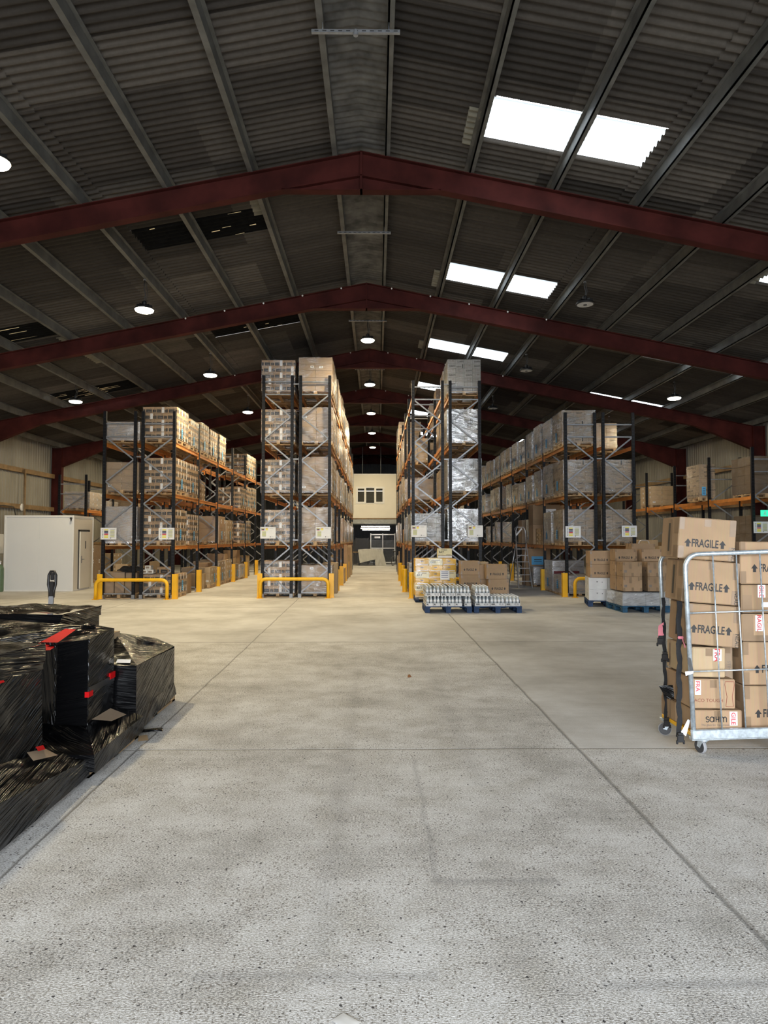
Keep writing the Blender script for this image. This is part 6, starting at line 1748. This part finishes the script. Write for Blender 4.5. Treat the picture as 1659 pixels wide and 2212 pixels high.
b2 = thing('wrapped_pallet', 'black-wrapped pallet load with a red lid showing through', 'pallet load', (-2.7, 5.75, 0))
under_pallet(b2, -3.35, -2.10, 5.17, 6.27)
film_part(b2, [
    ((-2.085, 5.14, 0.045), (-2.115, 6.30, 0.045), (-2.12, 6.30, 0.175), (-2.09, 5.14, 0.185), K(40, 8, 0.008, 11, -0.3, 9)),
    ((-3.3, 5.155, 0.07), (-2.085, 5.14, 0.06), (-2.09, 5.14, 0.185), (-3.3, 5.155, 0.19), K(24, 6, 0.012, 12, 0.2, 8)),
    ((-3.3, 5.155, 0.19), (-2.09, 5.14, 0.185), (-2.39, 5.72, 0.245), (-3.3, 5.85, 0.26), K(40, 30, 0.055, 13, 0.9, 7, -0.015)),
    ((-2.09, 5.14, 0.185), (-2.12, 6.30, 0.175), (-2.39, 6.29, 0.27), (-2.39, 5.72, 0.245), K(40, 20, 0.04, 14, -0.7, 7)),
    ((-2.39, 5.72, 0.22), (-2.39, 6.28, 0.22), (-2.39, 6.28, 0.965), (-2.39, 5.72, 0.95), K(24, 36, 0.016, 15, -0.3, 9)),
    ((-2.66, 5.74, 0.22), (-2.39, 5.72, 0.22), (-2.39, 5.72, 0.95), (-2.66, 5.76, 0.92), K(20, 36, 0.014, 16, -0.15, 9)),
    ((-3.4, 6.02, 0.22), (-2.66, 5.74, 0.22), (-2.66, 5.76, 0.92), (-3.4, 6.0, 0.90), K(14, 20, 0.02, 17, 1.4, 6)),
    ((-2.66, 5.76, 0.92), (-2.39, 5.72, 0.95), (-2.39, 6.28, 0.97), (-2.60, 6.15, 1.035), K(18, 18, 0.024, 18, -0.5, 8)),
    ((-2.60, 6.15, 1.035), (-2.39, 6.28, 0.97), (-2.39, 6.29, 0.3), (-2.60, 6.29, 0.3), K(8, 14, 0.01, 19, 0.5, 6)),
    ((-3.6, 5.55, 0.84), (-2.95, 5.72, 0.855), (-2.60, 6.12, 1.015), (-3.6, 6.25, 1.07), K(40, 26, 0.030, 20, -0.5, 8, 0.01)),
    ((-2.86, 5.77, 0.87), (-2.63, 5.75, 0.90), (-2.58, 5.95, 0.965), (-2.60, 6.0, 0.96), K(10, 6, 0.012, 21, 0.5, 6)),
])
mb = MB(); mb.patch((-2.92, 5.70, 0.855), (-2.70, 5.715, 0.865), (-2.585, 6.03, 0.990), (-2.72, 6.03, 1.0), 8, 6, 0.002, 1); o = mb.build('red_lid', MT['red'], b2); o.location = -b2.location
mb = MB()
for xx, zt2, sd in ((-2.662, 0.92, 3), (-2.392, 0.95, 7)):
    mb.tube([(xx+0.006*math.sin(q*2.1+sd), 5.735-0.01*(xx < -2.5)+0.005*math.sin(q*3.3+sd), 0.22+(zt2-0.22)*q/22) for q in range(23)], [0.007+0.004*math.sin(q*1.7+sd) for q in range(23)], 6)
o = mb.build('gathered_fold', FB, b2); o.location = -b2.location
mb = MB(); mb.box(-2.40, 5.74, 0.500, -2.380, 6.275, 0.555); o = mb.build('handle_slot', MT['black'], b2); o.location = -b2.location
for y0, y1, z0, z1, nm in ((5.715, 5.80, 0.475, 0.52, 'red_edge'), (6.17, 6.285, 0.53, 0.585, 'red_edge')):
    mb = MB(); mb.box(-2.41, y0, z0, -2.376, y1, z1); o = mb.build(nm, MT['red'], b2); o.location = -b2.location
mb = MB(); mb.patch((-2.24, 5.86, 0.245), (-2.21, 6.12, 0.235), (-2.36, 6.14, 0.285), (-2.385, 5.80, 0.275), 6, 4, 0.004, 3); o = mb.build('card_flap', MT['card_tall'], b2); o.location = -b2.location

b3 = thing('wrapped_pallet', 'lowest black-wrapped pallet load at the far end of the black row', 'pallet load', (-2.8, 7.0, 0))
under_pallet(b3, -3.4, -2.19, 6.33, 7.68)
film_part(b3, [
    ((-2.155, 6.31, 0.04), (-2.215, 7.66, 0.07), (-2.235, 7.62, 0.2), (-2.20, 6.33, 0.2), K(30, 5, 0.012, 31, -0.3, 8, 0.0, False)),
    ((-2.20, 6.33, 0.19), (-2.235, 7.62, 0.19), (-2.235, 7.62, 0.585), (-2.20, 6.33, 0.625), K(40, 18, 0.010, 32, -0.4, 8)),
    ((-3.2, 6.33, 0.16), (-2.20, 6.33, 0.16), (-2.20, 6.33, 0.625), (-3.2, 6.33, 0.625), K(24, 14, 0.008, 33, 0.1, 8)),
    ((-2.20, 6.33, 0.625), (-2.235, 7.62, 0.60), (-2.42, 7.55, 0.70), (-2.64, 6.95, 0.845), K(26, 20, 0.040, 34, 0.3, 8, -0.03)),
    ((-3.2, 6.33, 0.625), (-2.20, 6.33, 0.625), (-2.64, 6.95, 0.845), (-3.3, 6.95, 0.86), K(30, 18, 0.035, 35, 0.1, 8, -0.03)),
    ((-2.64, 6.95, 0.845), (-2.42, 7.55, 0.70), (-3.3, 7.6, 0.70), (-3.3, 6.95, 0.86), K(20, 14, 0.02, 36, 0.2, 6)),
    ((-2.235, 7.62, 0.08), (-3.3, 7.62, 0.08), (-3.3, 7.62, 0.70), (-2.235, 7.62, 0.60), K(16, 10, 0.01, 37, 0.2, 6)),
])
mb = MB(); mb.box(-2.80, 6.78, 0.80, -2.58, 6.93, 0.862); o = mb.build('card_corner', MT['card_pale'], b3); o.location = -b3.location
mb = MB(); mb.patch((-2.40, 6.36, 0.646), (-2.27, 6.36, 0.644), (-2.285, 6.42, 0.664), (-2.41, 6.42, 0.668), 3, 2, 0.002, 1); o = mb.build('paper_label', MT['label'], b3); o.location = -b3.location

b4 = thing('wrapped_pallet', 'black-wrapped pallet load behind the red-lidded one by the photo edge', 'pallet load', (-3.6, 6.9, 0))
under_pallet(b4, -4.5, -3.42, 6.4, 7.5)
film_part(b4, [
    ((-4.5, 6.4, 0.05), (-2.98, 6.4, 0.05), (-2.98, 6.4, 0.98), (-4.5, 6.4, 0.98), K(24, 14, 0.012, 41, 0.3)),
    ((-2.98, 6.4, 0.86), (-2.98, 7.4, 0.86), (-2.98, 7.4, 1.0), (-2.98, 6.4, 0.98), K(16, 4, 0.012, 42, 0.3)),
    ((-4.5, 6.36, 0.96), (-2.94, 6.36, 0.97), (-2.92, 6.42, 1.085), (-4.5, 6.42, 1.09), K(34, 6, 0.03, 43, 0.1, 6, 0.02, False)),
    ((-4.5, 6.42, 1.09), (-2.92, 6.42, 1.085), (-2.95, 7.4, 1.07), (-4.5, 7.4, 1.08), K(34, 14, 0.04, 44, 0.8, 5, 0.02, False)),
    ((-2.94, 6.36, 0.97), (-2.96, 7.4, 0.97), (-2.95, 7.4, 1.07), (-2.92, 6.42, 1.085), K(14, 4, 0.02, 45, 0.2, 6, 0.02, False)),
    ((-3.42, 6.4, 0.05), (-3.42, 7.4, 0.05), (-2.98, 7.4, 0.86), (-2.98, 6.4, 0.86), K(14, 10, 0.02, 46, 0.2)),
])
# floor litter
tp = MB(); tp.patch((-2.17, 6.36, 0.004), (-1.98, 6.42, 0.004), (-2.0, 6.47, 0.02), (-2.18, 6.42, 0.02), 12, 3, 0.016, 6, 0, 0.2, 9, 0.01, False)
tag(tp.build('film_scrap', FB), 'torn tail of black film on the floor beside the wrapped pallets', 'film')
cp = MB(); cp.patch((-2.10, 6.10, 0.004), (-2.02, 6.14, 0.004), (-2.06, 6.22, 0.03), (-2.12, 6.18, 0.03), 4, 4, 0.01, 6)
tag(cp.build('card_scrap', MT['timber']), 'brown scrap of card on the floor by the middle black pallet', 'card')
lf = MB(); lf.patch((0.395, 8.85, 0.004), (0.45, 8.88, 0.004), (0.43, 8.94, 0.03), (0.405, 8.93, 0.025), 5, 5, 0.012, 2)
tag(lf.build('dry_leaf', simple('dry_leaf', (0.22, 0.09, 0.03), 0.8)), 'dry brown leaf alone in the middle of the floor', 'leaf')
ps = MB(); ps.patch((-0.17, 2.60, 0.002), (-0.10, 2.555, 0.003), (-0.055, 2.585, 0.004), (-0.125, 2.635, 0.006), 8, 6, 0.006, 2)
tag(ps.build('paper_scrap', MT['card_grey'] if False else simple('trodden_paper', (0.62, 0.61, 0.58), 0.9)), 'pale trodden paper scrap on the floor at the bottom of the photo', 'paper')
# pallet truck behind the black row: only its handle shows above the film
pt = thing('pallet_truck', 'pallet truck with an upright black grip behind the black-wrapped pallets', 'pallet truck', (-5.25, 11.0, 0), R(180))
for x in (-0.19, 0.19):
    mb = MB(); mb.bev(x-0.08, 0.1, 0.06, x+0.08, 1.25, 0.11, 0.01); mb.build('fork', MT['red'], pt)
    mb = MB(); mb.lathe([(0.01, -0.03), (0.04, -0.03), (0.04, 0.03), (0.01, 0.03)], 14, Matrix.Translation((x, 1.1, 0.04)) @ Matrix.Rotation(R(90), 4, 'Y')); mb.build('fork_roller', MT['dark_rubber'], pt)
mb = MB(); mb.bev(-0.27, -0.02, 0.05, 0.27, 0.12, 0.30, 0.02); mb.lathe([(0.08, 0.2), (0.06, 0.5)], 12, Matrix.Translation((0, -0.06, 0))); mb.build('pump_body', MT['red'], pt)
for x in (-0.06, 0.06):
    mb = MB(); mb.lathe([(0.02, -0.03), (0.09, -0.03), (0.10, 0), (0.09, 0.03), (0.02, 0.03)], 18, Matrix.Translation((x, -0.08, 0.10)) @ Matrix.Rotation(R(90), 4, 'Y')); mb.build('steer_wheel', MT['dark_rubber'], pt)
mb = MB(); mb.bar((0, -0.08, 0.45), (0, -0.12, 0.86), 0.075, 0.04); mb.build('handle_shaft', simple('grey_painted_steel', (0.22, 0.24, 0.27), 0.4), pt)
mb = MB()
mb.tube([(-0.03, -0.12, 0.84), (-0.035, -0.125, 0.95), (-0.06, -0.13, 1.05), (-0.058, -0.14, 1.20), (-0.03, -0.145, 1.26), (0.03, -0.145, 1.26), (0.058, -0.14, 1.20), (0.06, -0.13, 1.05), (0.035, -0.125, 0.95), (0.03, -0.12, 0.84)], 0.022, 8)
mb.bev(-0.035, -0.15, 0.84, 0.035, -0.10, 1.10, 0.012); mb.bev(-0.03, -0.155, 1.12, 0.03, -0.125, 1.24, 0.01)
mb.build('handle_grip', MT['black'], pt)
